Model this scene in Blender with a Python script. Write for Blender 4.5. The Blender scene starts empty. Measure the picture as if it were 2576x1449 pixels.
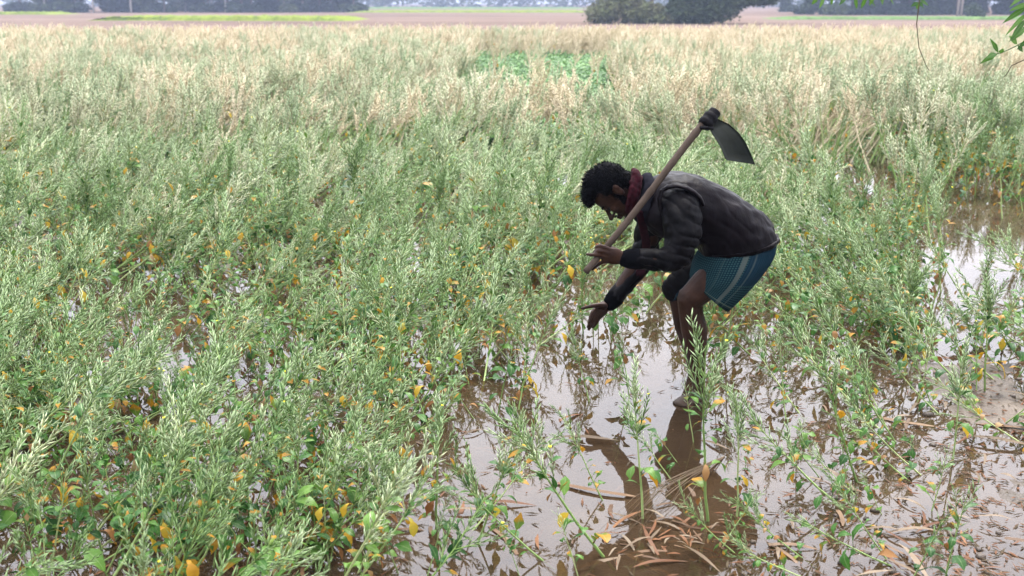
import bpy, math, random
import numpy as np
from mathutils import Vector, Matrix, Quaternion, noise
random.seed(7); RNG = np.random.default_rng(7)
R = math.radians
S = bpy.context.scene
COL = S.collection

# ------------------------------------------------------------------ camera, sky, sun, exposure
CH, PITCH, FPX = 1.80, R(16.0), 2505.0        # height above the water, pitch down, focal length for a 2576 wide frame
cam = bpy.data.cameras.new('camera'); cam.lens = 35.0; cam.sensor_width = 36.0
cam.clip_start = 0.05; cam.clip_end = 4000
camo = bpy.data.objects.new('camera', cam); COL.objects.link(camo)
camo.location = (0, 0, CH); camo.rotation_euler = (R(90) - PITCH, 0, 0)
cam.dof.use_dof = True; cam.dof.focus_distance = 4.3; cam.dof.aperture_fstop = 3.6
S.camera = camo
world = bpy.data.worlds.new('World'); S.world = world; world.use_nodes = True
wt = world.node_tree; wn = wt.nodes; wn.clear()
wo = wn.new('ShaderNodeOutputWorld'); bg = wn.new('ShaderNodeBackground'); bg.inputs['Strength'].default_value = 0.12
sky = wn.new('ShaderNodeTexSky'); sky.sky_type = 'NISHITA'; sky.sun_disc = False
SUN_EL, SUN_AZ = R(58), R(20)
sky.sun_elevation = SUN_EL; sky.sun_rotation = SUN_AZ; sky.dust_density = 5; sky.air_density = 1.2; sky.ozone_density = 1.5
geo = wn.new('ShaderNodeTexCoord'); mp = wn.new('ShaderNodeMapping'); mp.inputs['Scale'].default_value = (1, 1, 2.6)
cn = wn.new('ShaderNodeTexNoise'); cn.inputs['Scale'].default_value = 2.3; cn.inputs['Detail'].default_value = 5; cn.inputs['Roughness'].default_value = 0.5
cr = wn.new('ShaderNodeValToRGB')
cr.color_ramp.elements[0].position = 0.3; cr.color_ramp.elements[0].color = (7.6, 7.9, 9.2, 1)
cr.color_ramp.elements[1].position = 0.72; cr.color_ramp.elements[1].color = (11.6, 11.6, 12.1, 1)
mx = wn.new('ShaderNodeMix'); mx.data_type = 'RGBA'; mx.inputs['Factor'].default_value = 0.85
wt.links.new(geo.outputs['Generated'], mp.inputs['Vector']); wt.links.new(mp.outputs[0], cn.inputs['Vector'])
wt.links.new(cn.outputs[0], cr.inputs[0]); wt.links.new(sky.outputs[0], mx.inputs['A']); wt.links.new(cr.outputs[0], mx.inputs['B'])
gs = wn.new('ShaderNodeSeparateXYZ'); wt.links.new(geo.outputs['Generated'], gs.inputs[0])
gr = wn.new('ShaderNodeMapRange'); gr.inputs['From Min'].default_value = 0.0; gr.inputs['From Max'].default_value = 0.75; gr.inputs['To Min'].default_value = 0.62; gr.inputs['To Max'].default_value = 1.15
wt.links.new(gs.outputs['Z'], gr.inputs['Value']); mg = wn.new('ShaderNodeMix'); mg.data_type = 'RGBA'; mg.blend_type = 'MULTIPLY'; mg.inputs['Factor'].default_value = 1
wt.links.new(mx.outputs['Result'], mg.inputs['A']); wt.links.new(gr.outputs[0], mg.inputs['B']); wt.links.new(mg.outputs['Result'], bg.inputs['Color']); wt.links.new(bg.outputs[0], wo.inputs['Surface'])
sl = bpy.data.lights.new('sun', 'SUN'); sl.energy = 1.5; sl.angle = R(14); sl.color = (1, 0.96, 0.9)
so = bpy.data.objects.new('sun', sl); COL.objects.link(so)
sd = Vector((math.sin(SUN_AZ) * math.cos(SUN_EL), math.cos(SUN_AZ) * math.cos(SUN_EL), math.sin(SUN_EL)))
so.rotation_euler = sd.to_track_quat('Z', 'Y').to_euler()
S.view_settings.view_transform = 'Standard'; S.view_settings.look = 'None'
S.view_settings.exposure = 2.17; S.view_settings.gamma = 1.0; S.view_settings.use_curve_mapping = False
S.cycles.max_bounces = 7; S.cycles.transparent_max_bounces = 8; S.cycles.diffuse_bounces = 3
S.cycles.volume_bounces = 0; S.cycles.use_denoising = True

# ------------------------------------------------------------------ geometry of the view, used to find where things stand
CP, SP = math.cos(PITCH), math.sin(PITCH)
def ray(x, y):
    u = (x - 1288) / FPX; v = -(y - 724.5) / FPX
    return Vector((u, CP + v * SP, -SP + v * CP))
def P(x, y, Y):
    d = ray(x, y); return Vector((0, 0, CH)) + d * (Y / d.y)
def G(x, y, z=0.0):
    d = ray(x, y); return Vector((0, 0, CH)) + d * ((z - CH) / d.z)
def proj(p):
    q = p - Vector((0, 0, CH)); f = q.y * CP - q.z * SP; u = q.y * SP + q.z * CP
    return 1288 + FPX * q.x / f, 724.5 - FPX * u / f

# ------------------------------------------------------------------ materials
def mat(name, col=(0.5, 0.5, 0.5), rough=0.6, spec=0.5):
    m = bpy.data.materials.new(name); m.use_nodes = True
    b = m.node_tree.nodes['Principled BSDF']
    b.inputs['Base Color'].default_value = (*col, 1); b.inputs['Roughness'].default_value = rough
    b.inputs['Specular IOR Level'].default_value = spec
    return m
def N(m, t, **kw):
    n = m.node_tree.nodes.new(t)
    for k, v in kw.items(): setattr(n, k, v)
    return n
def L(m, a, b): m.node_tree.links.new(a, b)
def BS(m): return m.node_tree.nodes['Principled BSDF']
def ramp(m, stops, src=None):
    r = N(m, 'ShaderNodeValToRGB'); e = r.color_ramp.elements
    while len(e) < len(stops): e.new(0.5)
    for el, (p, c) in zip(e, stops): el.position = p; el.color = (*c, 1)
    if src is not None: L(m, src, r.inputs[0])
    return r
def noi(m, scale, detail=4, coord='Object', stretch=None, rough=0.55):
    tc = N(m, 'ShaderNodeTexCoord'); n = N(m, 'ShaderNodeTexNoise')
    n.inputs['Scale'].default_value = scale; n.inputs['Detail'].default_value = detail; n.inputs['Roughness'].default_value = rough
    if stretch:
        q = N(m, 'ShaderNodeMapping'); q.inputs['Scale'].default_value = stretch
        L(m, tc.outputs[coord], q.inputs[0]); L(m, q.outputs[0], n.inputs['Vector'])
    else: L(m, tc.outputs[coord], n.inputs['Vector'])
    return n
def bump(m, src, strength=0.3, dist=0.01):
    b = N(m, 'ShaderNodeBump'); b.inputs['Strength'].default_value = strength; b.inputs['Distance'].default_value = dist
    L(m, src, b.inputs['Height']); L(m, b.outputs[0], BS(m).inputs['Normal']); return b
def mixc(m, fac, a, b, mode='MIX'):
    x = N(m, 'ShaderNodeMix', data_type='RGBA', blend_type=mode)
    for s, v in (('Factor', fac), ('A', a), ('B', b)):
        if isinstance(v, (int, float)): x.inputs[s].default_value = v
        elif isinstance(v, tuple): x.inputs[s].default_value = (*v, 1)
        else: L(m, v, x.inputs[s])
    return x.outputs['Result']
KF = 0.58                                          # foliage in its real, dark range
def plantmat(name, stops, rough=0.5, trans=0.25, scale=9, tip=None, spec=0.16, veins=False):
    """colour from a small noise plus a random value per plant; light passes through a little"""
    m = mat(name, rough=rough, spec=spec)
    n = noi(m, scale, 3)
    oi = N(m, 'ShaderNodeObjectInfo')
    a = N(m, 'ShaderNodeMath', operation='MULTIPLY_ADD'); a.inputs[1].default_value = 0.75
    L(m, oi.outputs['Random'], a.inputs[0])
    s = N(m, 'ShaderNodeMath', operation='MULTIPLY_ADD'); s.inputs[1].default_value = 0.9; s.inputs[2].default_value = -0.33
    L(m, n.outputs[0], s.inputs[0]); L(m, s.outputs[0], a.inputs[2])
    c = ramp(m, [(p_, tuple(KF * q for q in c_)) for p_, c_ in stops], a.outputs[0]).outputs[0]
    if tip:
        uv = N(m, 'ShaderNodeUVMap'); sp = N(m, 'ShaderNodeSeparateXYZ'); L(m, uv.outputs[0], sp.inputs[0])
        n2 = noi(m, 30, 3); mm = N(m, 'ShaderNodeMath', operation='MULTIPLY_ADD'); mm.inputs[1].default_value = 0.7; 
        L(m, n2.outputs[0], mm.inputs[0]); L(m, sp.outputs['Y'], mm.inputs[2])
        r = ramp(m, [(0.75, (0, 0, 0)), (1.05 if tip[1] > 1 else 1.0, (1, 1, 1))], mm.outputs[0])
        c = mixc(m, r.outputs[0], c, tip[0])
    if veins:
        uv = N(m, 'ShaderNodeUVMap'); sp = N(m, 'ShaderNodeSeparateXYZ'); L(m, uv.outputs[0], sp.inputs[0])
        ab = N(m, 'ShaderNodeMath', operation='ABSOLUTE'); sb = N(m, 'ShaderNodeMath', operation='SUBTRACT'); sb.inputs[1].default_value = 0.5
        L(m, sp.outputs['X'], sb.inputs[0]); L(m, sb.outputs[0], ab.inputs[0])
        r = ramp(m, [(0.0, (1, 1, 1)), (0.05, (0, 0, 0))], ab.outputs[0])
        f = N(m, 'ShaderNodeMath', operation='MULTIPLY'); f.inputs[1].default_value = 0.45; L(m, r.outputs[0], f.inputs[0])
        c = mixc(m, f.outputs[0], c, (0.24, 0.30, 0.14))
        bump(m, noi(m, 70, 2).outputs[0], 0.35, 0.004)
    L(m, c, BS(m).inputs['Base Color'])
    t = N(m, 'ShaderNodeBsdfTranslucent'); L(m, c, t.inputs['Color'])
    x = N(m, 'ShaderNodeMixShader'); x.inputs[0].default_value = trans
    L(m, BS(m).outputs[0], x.inputs[1]); L(m, t.outputs[0], x.inputs[2])
    L(m, x.outputs[0], m.node_tree.nodes['Material Output'].inputs['Surface'])
    return m
M = {}
M['stem'] = plantmat('mustard_stem', [(0.1, (0.22, 0.35, 0.09)), (0.55, (0.38, 0.52, 0.18)), (0.95, (0.56, 0.62, 0.28))], 0.5, 0.1)
M['pod'] = plantmat('mustard_pod', [(0.05, (0.14, 0.235, 0.07)), (0.4, (0.28, 0.42, 0.165)), (0.75, (0.48, 0.60, 0.33)), (1.0, (0.74, 0.77, 0.46))], 0.42, 0.15)
M['pale'] = plantmat('ripening_pod', [(0.05, (0.34, 0.46, 0.24)), (0.5, (0.62, 0.68, 0.42)), (0.95, (0.92, 0.86, 0.60))], 0.5, 0.2)
M['straw'] = plantmat('ripe_straw_pod', [(0.05, (0.70, 0.60, 0.37)), (0.5, (0.95, 0.81, 0.54)), (0.95, (1.12, 0.99, 0.72))], 0.55, 0.25)
M['leaf'] = plantmat('mustard_leaf_green', [(0.05, (0.022, 0.085, 0.018)), (0.5, (0.06, 0.18, 0.026)), (0.95, (0.17, 0.32, 0.05))], 0.38, 0.3, veins=True)
M['leafmix'] = plantmat('mustard_leaf_turning', [(0.05, (0.06, 0.15, 0.02)), (0.9, (0.19, 0.29, 0.04))], 0.4, 0.3, tip=((0.28, 0.14, 0.01), 1), veins=True)
M['leafyel'] = plantmat('mustard_leaf_yellow', [(0.05, (0.44, 0.21, 0.016)), (0.4, (0.62, 0.365, 0.020)), (0.75, (0.64, 0.46, 0.045)), (1.0, (0.42, 0.42, 0.06))], 0.45, 0.35, scale=25)
M['leafbrn'] = plantmat('mustard_leaf_withered', [(0.05, (0.22, 0.08, 0.02)), (0.6, (0.36, 0.18, 0.06)), (0.95, (0.46, 0.32, 0.16))], 0.6, 0.25)
M['flower'] = mat('mustard_flower', (0.85, 0.72, 0.03), 0.6)
M['lowcrop'] = plantmat('low_green_crop', [(0.1, (0.04, 0.13, 0.02)), (0.6, (0.105, 0.27, 0.045)), (0.95, (0.23, 0.42, 0.11))], 0.4, 0.3)
M['bamboo_leaf'] = plantmat('bamboo_leaf', [(0.1, (0.035, 0.12, 0.015)), (0.9, (0.12, 0.27, 0.035))], 0.4, 0.35, veins=True)
M['bamboo'] = plantmat('bamboo_culm', [(0.1, (0.10, 0.16, 0.05)), (0.9, (0.22, 0.27, 0.09))], 0.45, 0.0)
M['twig'] = plantmat('twig_brown', [(0.1, (0.05, 0.035, 0.02)), (0.9, (0.12, 0.09, 0.05))], 0.8, 0.0)
DRY = []
for i, st in enumerate([[(0.0, (0.09, 0.045, 0.02)), (0.6, (0.18, 0.10, 0.05)), (1, (0.30, 0.20, 0.12))],
                        [(0.0, (0.09, 0.035, 0.015)), (0.6, (0.21, 0.085, 0.03)), (1, (0.31, 0.14, 0.05))],
                        [(0.0, (0.14, 0.095, 0.055)), (0.6, (0.25, 0.18, 0.115)), (1, (0.38, 0.30, 0.21))]]):
    m = plantmat(('dry_leaf_tan', 'dry_leaf_brown', 'dry_leaf_pale')[i], st, 0.5, 0.12, scale=14, spec=0.14)
    DRY.append(m)

def m_ground():
    m = mat('wet_mud_and_field_soil', rough=0.55, spec=0.5)
    tc = N(m, 'ShaderNodeTexCoord'); sp = N(m, 'ShaderNodeSeparateXYZ'); L(m, tc.outputs['Object'], sp.inputs[0])
    n1 = noi(m, 3.0, 8, rough=0.65); mud = ramp(m, [(0.3, (0.022, 0.014, 0.008)), (0.5, (0.045, 0.030, 0.018)), (0.72, (0.085, 0.060, 0.038))], n1.outputs[0]).outputs[0]
    n2 = noi(m, 0.06, 8, stretch=(0.25, 1.0, 1.0), rough=0.7)
    soil = ramp(m, [(0.3, (0.078, 0.056, 0.045)), (0.5, (0.122, 0.090, 0.074)), (0.7, (0.178, 0.136, 0.112))], n2.outputs[0]).outputs[0]
    n3 = noi(m, 0.9, 5, stretch=(0.15, 1.0, 1.0)); soil = mixc(m, 0.55, soil, ramp(m, [(0.35, (0.5, 0.5, 0.5)), (0.65, (1.2, 1.15, 1.1))], n3.outputs[0]).outputs[0], 'MULTIPLY')
    f = ramp(m, [(0.0, (0, 0, 0)), (1.0, (1, 1, 1))])
    mr = N(m, 'ShaderNodeMapRange'); mr.inputs['From Min'].default_value = 22; mr.inputs['From Max'].default_value = 30
    L(m, sp.outputs['Y'], mr.inputs['Value']); 
    L(m, mixc(m, mr.outputs[0], mud, soil), BS(m).inputs['Base Color'])
    bump(m, noi(m, 28, 7, rough=0.7).outputs[0], 0.6, 0.02)
    mr2 = N(m, 'ShaderNodeMapRange'); mr2.inputs['From Min'].default_value = 10; mr2.inputs['From Max'].default_value = 30; mr2.inputs['To Min'].default_value = 0.38; mr2.inputs['To Max'].default_value = 0.9
    L(m, sp.outputs['Y'], mr2.inputs['Value']); L(m, mr2.outputs[0], BS(m).inputs['Roughness'])
    mr3 = N(m, 'ShaderNodeMapRange'); mr3.inputs['From Min'].default_value = 10; mr3.inputs['From Max'].default_value = 30; mr3.inputs['To Min'].default_value = 0.4; mr3.inputs['To Max'].default_value = 0.0
    L(m, sp.outputs['Y'], mr3.inputs['Value']); L(m, mr3.outputs[0], BS(m).inputs['Specular IOR Level'])
    return m
M['ground'] = m_ground()
def m_water():
    m = bpy.data.materials.new('muddy_flood_water'); m.use_nodes = True; nt = m.node_tree; nt.nodes.clear()
    out = N(m, 'ShaderNodeOutputMaterial')
    gl = N(m, 'ShaderNodeBsdfGlossy'); gl.inputs['Roughness'].default_value = 0.015
    tr = N(m, 'ShaderNodeBsdfTransparent'); tr.inputs['Color'].default_value = (0.74, 0.60, 0.44, 1)
    df = N(m, 'ShaderNodeBsdfDiffuse')
    n = noi(m, 1.3, 5); r = ramp(m, [(0.3, (0.046, 0.029, 0.015)), (0.7, (0.078, 0.053, 0.032))], n.outputs[0]); L(m, r.outputs[0], df.inputs['Color'])
    a = N(m, 'ShaderNodeMixShader'); n2 = noi(m, 0.9, 4)
    r2 = ramp(m, [(0.35, (0.22, 0.22, 0.22)), (0.65, (0.6, 0.6, 0.6))], n2.outputs[0]); L(m, r2.outputs[0], a.inputs[0])
    L(m, tr.outputs[0], a.inputs[1]); L(m, df.outputs[0], a.inputs[2])
    fr = N(m, 'ShaderNodeFresnel'); fr.inputs['IOR'].default_value = 1.60
    b = N(m, 'ShaderNodeMixShader'); L(m, fr.outputs[0], b.inputs[0]); L(m, a.outputs[0], b.inputs[1]); L(m, gl.outputs[0], b.inputs[2])
    bu = N(m, 'ShaderNodeBump'); bu.inputs['Strength'].default_value = 0.03; bu.inputs['Distance'].default_value = 0.02
    w = noi(m, 5, 3); L(m, w.outputs[0], bu.inputs['Height'])
    L(m, bu.outputs[0], gl.inputs['Normal']); L(m, bu.outputs[0], fr.inputs['Normal'])
    L(m, b.outputs[0], out.inputs['Surface']); return m
M['water'] = m_water()

# ------------------------------------------------------------------ mesh helpers
class MB:
    def __init__(s): s.v = []; s.f = []; s.m = []; s.uv = {}
    def add(s, vs, fs, mi=0, uvs=None):
        o = len(s.v); s.v += [tuple(p) for p in vs]
        for k, f in enumerate(fs):
            if uvs is not None: s.uv[len(s.f)] = [uvs[i] for i in f]
            s.f.append(tuple(i + o for i in f)); s.m.append(mi)
    def merge(s, b, mi_map=None):
        o = len(s.v); s.v += b.v; fo = len(s.f)
        s.f += [tuple(i + o for i in f) for f in b.f]; s.m += [mi_map[i] if mi_map else i for i in b.m]
        for k, u in b.uv.items(): s.uv[k + fo] = u
    def mesh(s, name, mats, smooth=True):
        me = bpy.data.meshes.new(name); me.from_pydata(s.v, [], s.f); 
        for m in mats: me.materials.append(m)
        me.polygons.foreach_set('material_index', s.m)
        if s.uv:
            l = me.uv_layers.new(name='UVMap')
            for p in me.polygons:
                u = s.uv.get(p.index)
                if u:
                    for k, li in enumerate(p.loop_indices): l.data[li].uv = u[k]
        if smooth: me.polygons.foreach_set('use_smooth', [True] * len(me.polygons))
        me.update(); return me
def frame(t, side=None):
    t = t.normalized()
    a = side if side is not None else (Vector((0, 0, 1)) if abs(t.z) < 0.9 else Vector((1, 0, 0)))
    n = t.cross(a)
    if n.length < 1e-6: n = t.cross(Vector((0, 1, 0.1)))
    n.normalize(); b = n.cross(t).normalized(); return n, b
def tube(mb, pts, rads, seg=5, mi=0, cap=True, side=None, uv=False):
    """rads: a radius or (in-plane, side) pair per point"""
    n = len(pts); vs = []; uvs = []
    for i, p in enumerate(pts):
        t = pts[min(i + 1, n - 1)] - pts[max(i - 1, 0)]
        a, b = frame(t, side); r = rads[i]; ra, rb = r if isinstance(r, tuple) else (r, r)
        for k in range(seg):
            an = 2 * math.pi * k / seg
            vs.append(p + a * (math.cos(an) * ra) + b * (math.sin(an) * rb)); uvs.append((k / seg, i / (n - 1)))
    fs = [(i * seg + k, i * seg + (k + 1) % seg, (i + 1) * seg + (k + 1) % seg, (i + 1) * seg + k) for i in range(n - 1) for k in range(seg)]
    if cap: fs += [tuple(range(seg))[::-1], tuple(range((n - 1) * seg, n * seg))]
    mb.add(vs, fs, mi, uvs if uv else None)
def link(name, data, parent=None, loc=None):
    o = bpy.data.objects.new(name, data); COL.objects.link(o)
    if parent is not None: o.parent = parent
    if loc is not None: o.location = loc
    return o
def tag(o, label=None, cat=None, group=None, kind=None):
    if label: o['label'] = label
    if cat: o['category'] = cat
    if group: o['group'] = group
    if kind: o['kind'] = kind
    return o
def spindle(mb, p, d, ln, r, mi):
    d = d.normalized(); a, b = frame(d)
    q = p + d * (ln * 0.45); 
    mb.add([p, q + a * r, q + b * r, q - a * r, q - b * r, p + d * ln],
           [(0, 2, 1), (0, 3, 2), (0, 4, 3), (0, 1, 4), (5, 1, 2), (5, 2, 3), (5, 3, 4), (5, 4, 1)], mi)
def leaf(mb, p, d, up, ln, w, mi, rnd, droop=0.5, petiole=0.25, shape=None):
    """blade of 6 rows, folded along the midrib, wavy edge"""
    prof = shape or [0.14, 0.55, 0.85, 1.0, 0.95, 0.66, 0.08]
    d = d.normalized(); s = d.cross(up)
    if s.length < 1e-4: s = d.cross(Vector((1, 0.3, 0)))
    s.normalize(); u = s.cross(d); n = len(prof); vs = []; uvs = []
    pos = Vector(p) + d * (ln * petiole); pd = d.copy()
    if petiole > 0: tube(mb, [Vector(p), Vector(p) + d * ln * petiole * 0.5, pos], [w * 0.05, w * 0.045, w * 0.035], 3, mi, False)
    step = ln * (1 - petiole) / (n - 1); tw = rnd.uniform(-0.35, 0.35)
    for i in range(n):
        t = i / (n - 1); ww = w * 0.5 * prof[i] * (1 + rnd.uniform(-0.16, 0.16))
        ss = (s * math.cos(tw * t) + u * math.sin(tw * t)); uu = ss.cross(pd).normalized()
        lift = 0.16 * ww
        vs += [pos - ss * ww + uu * lift * rnd.uniform(0.2, 1.8), pos, pos + ss * ww + uu * lift * rnd.uniform(0.2, 1.8)]
        uvs += [(0, t), (0.5, t), (1, t)]
        pd = (pd - Vector((0, 0, 1)) * droop * 0.3 + u * rnd.uniform(-0.07, 0.07)).normalized(); pos = pos + pd * step
    fs = []
    for i in range(n - 1):
        a = i * 3; fs += [(a, a + 1, a + 4, a + 3), (a + 1, a + 2, a + 5, a + 4)]
    mb.add(vs, fs, mi, uvs)
def fnoise(p, s, seed=0.0): return noise.noise(Vector((p[0] * s + seed, p[1] * s - seed, (p[2] if len(p) > 2 else 0) * s + seed * 0.7)))

# ------------------------------------------------------------------ the ground: one sheet to the horizon, muddy and uneven near by
def graded(a, b, fine_a, fine_b, h, g=1.16):
    xs = list(np.arange(fine_a, fine_b + 1e-6, h)); s = h; x = fine_b
    while x < b: s *= g; x += s; xs.append(min(x, b))
    s = h; x = fine_a; pre = []
    while x > a: s *= g; x -= s; pre.append(max(x, a))
    return np.array(sorted(set(pre)) + xs)
def ground_z(x, y):
    px = 1288 + FPX * x / max(y * CP + CH * SP, 0.5); f = y * CP + CH * SP
    py = 724.5 + FPX * (CH * CP - y * SP) / max(f, 0.5)
    z = -0.075 + 0.055 * fnoise((x, y), 0.8, 3) + 0.035 * fnoise((x, y), 2.6, 8) + 0.018 * fnoise((x, y), 8, 1) + 0.010 * fnoise((x, y), 20, 5)
    k = 0.0                                                  # muddier, higher ground at the right edge and under the dense crop
    k += 0.065 * max(0, min(1, (px - 2130) / 320)) * max(0, min(1, (py - 730) / 80))
    k += 0.022 * max(0, min(1, (900 - px) / 300)) * max(0, min(1, (y - 3.2) / 1.2))
    k += 0.030 * max(0, min(1, (y - 5.2) / 2.0))
    if px > 2130 and 450 < py < 730: k -= 0.07
    if 1000 < px < 2000 and py > 1080: k -= 0.03
    if py > 1200 and px > 1850: k += 0.02
    z += k
    fade = max(0, min(1, (34 - y) / 10)); return z * fade + (1 - fade) * 0.02
gx = graded(-850, 850, -3.4, 4.4, 0.045); gy = graded(-40, 1250, 2.2, 8.5, 0.045)
vv = [(x, y, ground_z(x, y) if -12 < x < 14 and 1.5 < y < 34 else (0.02 if y > 5 else -0.05)) for y in gy for x in gx]
nx = len(gx); ff = [(j * nx + i, j * nx + i + 1, (j + 1) * nx + i + 1, (j + 1) * nx + i) for j in range(len(gy) - 1) for i in range(nx - 1)]
mb = MB(); mb.v = vv; mb.f = ff; mb.m = [0] * len(ff)
tag(link('ground', mb.mesh('ground', [M['ground']])), 'wet brown mud and ploughed soil of the flat farmland', kind='structure')
mb = MB(); mb.add([(-30, -3, 0), (30, -3, 0), (30, 30, 0), (-30, 30, 0)], [(0, 1, 2, 3)])
tag(link('water', mb.mesh('water', [M['water']])), 'shallow muddy flood water lying in the crop field', kind='structure')

# ------------------------------------------------------------------ mustard plants
PM = [M['stem'], M['pod'], M['leaf'], M['leafmix'], M['leafyel'], M['leafbrn'], M['flower'], M['pale'], M['straw']]
class Plant: pass
def gen_plant(seed, theta, Ln, podmi=1, nb=(5, 8), leaves=(11, 16), podf=1.0, thick=1.0, stage='green', sleaf=1.0):
    rnd = random.Random(seed); P_ = Plant(); P_.parts = []
    n = 10; p = Vector((0, 0, -0.06)); pts = [p.copy()]; wob = rnd.uniform(-0.25, 0.25)
    for i in range(1, n):
        t = i / (n - 1); a = theta * (1 - 0.28 * t) + rnd.uniform(-0.06, 0.06)
        d = Vector((math.sin(a), wob * math.sin(a + 0.3) * (t - 0.4) + rnd.uniform(-0.05, 0.05), math.cos(a))).normalized()
        p = p + d * (Ln + 0.06) / (n - 1); pts.append(p.copy())
    P_.tip = pts[-1].copy()
    def at(t):
        f = t * (n - 1); i = min(int(f), n - 2); return pts[i].lerp(pts[i + 1], f - i), (pts[i + 1] - pts[i]).normalized()
    m = MB(); tube(m, pts, [0.0072 * thick * (1 - 0.70 * i / (n - 1)) for i in range(n)], 5, 0 if stage != 'straw' else 8, False)
    P_.parts.append(('stem', m))
    def raceme(base, d0, ln, npod, bare=0.25):
        m = MB(); k = 5; q = base.copy(); d = d0.normalized(); rp = [q.copy()]
        for i in range(k):
            d = (d + Vector((rnd.uniform(-.1, .1), rnd.uniform(-.1, .1), 0.03 if theta > 0.45 else 0.13))).normalized(); q = q + d * ln / k; rp.append(q.copy())
        if bare > 0: tube(m, rp, [0.0028 * thick * (1 - 0.6 * i / k) for i in range(k + 1)], 3, 0 if stage != 'straw' else 8, False)
        for j in range(npod):
            t = bare + (1 - bare) * (j + rnd.random()) / npod; f = min(t, 0.999) * k; i = int(f); b = rp[i].lerp(rp[i + 1], f - i)
            ax = (rp[i + 1] - rp[i]).normalized(); a, c = frame(ax); an = j * 2.4 + rnd.uniform(-.5, .5); sp = rnd.uniform(0.55, 1.0)
            dd = (ax + (a * math.cos(an) + c * math.sin(an)) * sp * (0.62 if theta > 0.45 else 1)).normalized()
            e = b + dd * 0.012
            dd = (dd + ax * 0.35 + Vector((0, 0, 0.03))).normalized()
            ml = podmi
            spindle(m, b, dd, 0.014 + rnd.uniform(0.034, 0.056) * (1.15 - 0.5 * t), 0.0034 * thick, ml)
        if stage == 'green' and rnd.random() < 0.035:
            for j in range(5):
                an = j * 1.26; spindle(m, rp[-1], Vector((math.cos(an), math.sin(an), 0.6)), 0.009, 0.003, 6)
        return m
    for j in range(rnd.randint(*nb)):
        t = rnd.uniform(0.52, 0.95); b, tg = at(t); a, c = frame(tg); an = j * 2.4 + rnd.uniform(-.4, .4)
        d = tg * 1.0 + (a * math.cos(an) + c * math.sin(an)) * rnd.uniform(0.4, 0.85) + Vector((0, 0, 0.06 if theta > 0.45 else 0.25))
        ln = Ln * rnd.uniform(0.24, 0.42) * (1.25 - 0.5 * t)
        P_.parts.append(('pod_spray', raceme(b, d, ln, int(rnd.uniform(11, 17) * podf), 0.22)))
        if stage != 'straw' and rnd.random() < 0.7:
            m = MB(); leaf(m, b, (d - Vector((0, 0, 0.4))), Vector((0, 0, 1)), rnd.uniform(0.045, 0.09) * sleaf, rnd.uniform(0.018, 0.034) * sleaf, rnd.choice([2, 2, 2, 3]), rnd, 0.5, 0.1)
            P_.parts.append(('leaf', m))
    b, tg = at(0.62); m = raceme(b, tg, 0.01, 0, 0); q = MB()
    k = int(24 * podf)
    for j in range(k):
        t = 0.62 + 0.38 * (j + rnd.random()) / k; b, ax = at(min(t, 0.999)); a, c = frame(ax); an = j * 2.4
        dd = (ax + (a * math.cos(an) + c * math.sin(an)) * rnd.uniform(.6, 1)).normalized()
        spindle(q, b, dd, 0.014 + rnd.uniform(0.034, 0.058), 0.0034 * thick, podmi)
    P_.parts.append(('pod_spray', q))
    for j in range(rnd.randint(*leaves)):
        t = rnd.uniform(0.12, 0.72) ** 0.9; b, tg = at(t); a, c = frame(tg); an = rnd.uniform(0, 6.28)
        x = rnd.random(); mi = 2 if x < 0.66 else 3 if x < 0.84 else 4 if x < 0.94 else 5
        if stage == 'mid': mi = 2 if x < 0.62 else 3 if x < 0.8 else 4
        d = tg * 0.5 + (a * math.cos(an) + c * math.sin(an)) + Vector((0, 0, 0.35 if mi < 4 else -0.3))
        sz = rnd.uniform(0.08, 0.16) * (1.15 - 0.55 * t) * sleaf * (1.3 if mi == 4 else 1)
        m = MB(); sh = rnd.choice([None, [0.08, 0.3, 0.36, 0.72, 1.0, 0.88, 0.5, 0.05], [0.15, 0.5, 0.8, 1.0, 0.9, 0.6, 0.28, 0.03]])
        leaf(m, b, d, Vector((0, 0, 1)), sz, sz * rnd.uniform(0.26, 0.42), mi, rnd, rnd.uniform(0.3, 1.5) if mi < 4 else 1.6, 0.28, sh)
        P_.parts.append(('leaf', m))
    return P_
def joined(pl, name, mats=PM):
    b = MB()
    for nm, m in pl.parts: b.merge(m)
    return b.mesh(name, mats)
CL = {}                                            # class -> plants
thetas = {'up': (0.08, 0.3), 'lean': (0.6, 0.85), 'low': (1.05, 1.3)}
sd_ = 100
for c, (a, b) in thetas.items():
    CL[c] = []
    for i in range(6):
        sd_ += 1; CL[c].append(gen_plant(sd_, a + (b - a) * i / 5, random.uniform(0.66, 0.82), nb=(6, 9)))
for c, th in (('young', (0.1, 0.4)),):
    CL[c] = []
    for i in range(4):
        sd_ += 1; CL[c].append(gen_plant(sd_, th[0] + 0.1 * i, 0.45, nb=(1, 2), leaves=(6, 9), podf=0.5, thick=0.7, sleaf=1.25))
for c, th, pm, st in (('midlean', (0.95, 1.35), 1, 'mid'), ('midpale', (0.75, 1.25), 7, 'mid'), ('strawup', (0.25, 0.9), 8, 'straw'), ('straw_pale', (0.15, 0.6), 7, 'straw')):
    CL[c] = []
    for i in range(5):
        sd_ += 1; CL[c].append(gen_plant(sd_, th[0] + (th[1] - th[0]) * i / 4, random.uniform(0.85, 1.0), podmi=pm, nb=(7, 10), leaves=(2, 5) if st == 'mid' else (0, 1), podf=1.15, thick=1.35 if st == 'mid' else 1.6, stage=st))
for i, p in enumerate(CL['straw_pale']):                # green stalk under pale pods
    p.parts[0][1].m = [0] * len(p.parts[0][1].m)
for c in CL:
    for p in CL[c]: p.cls = c; p.meshes = None
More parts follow.
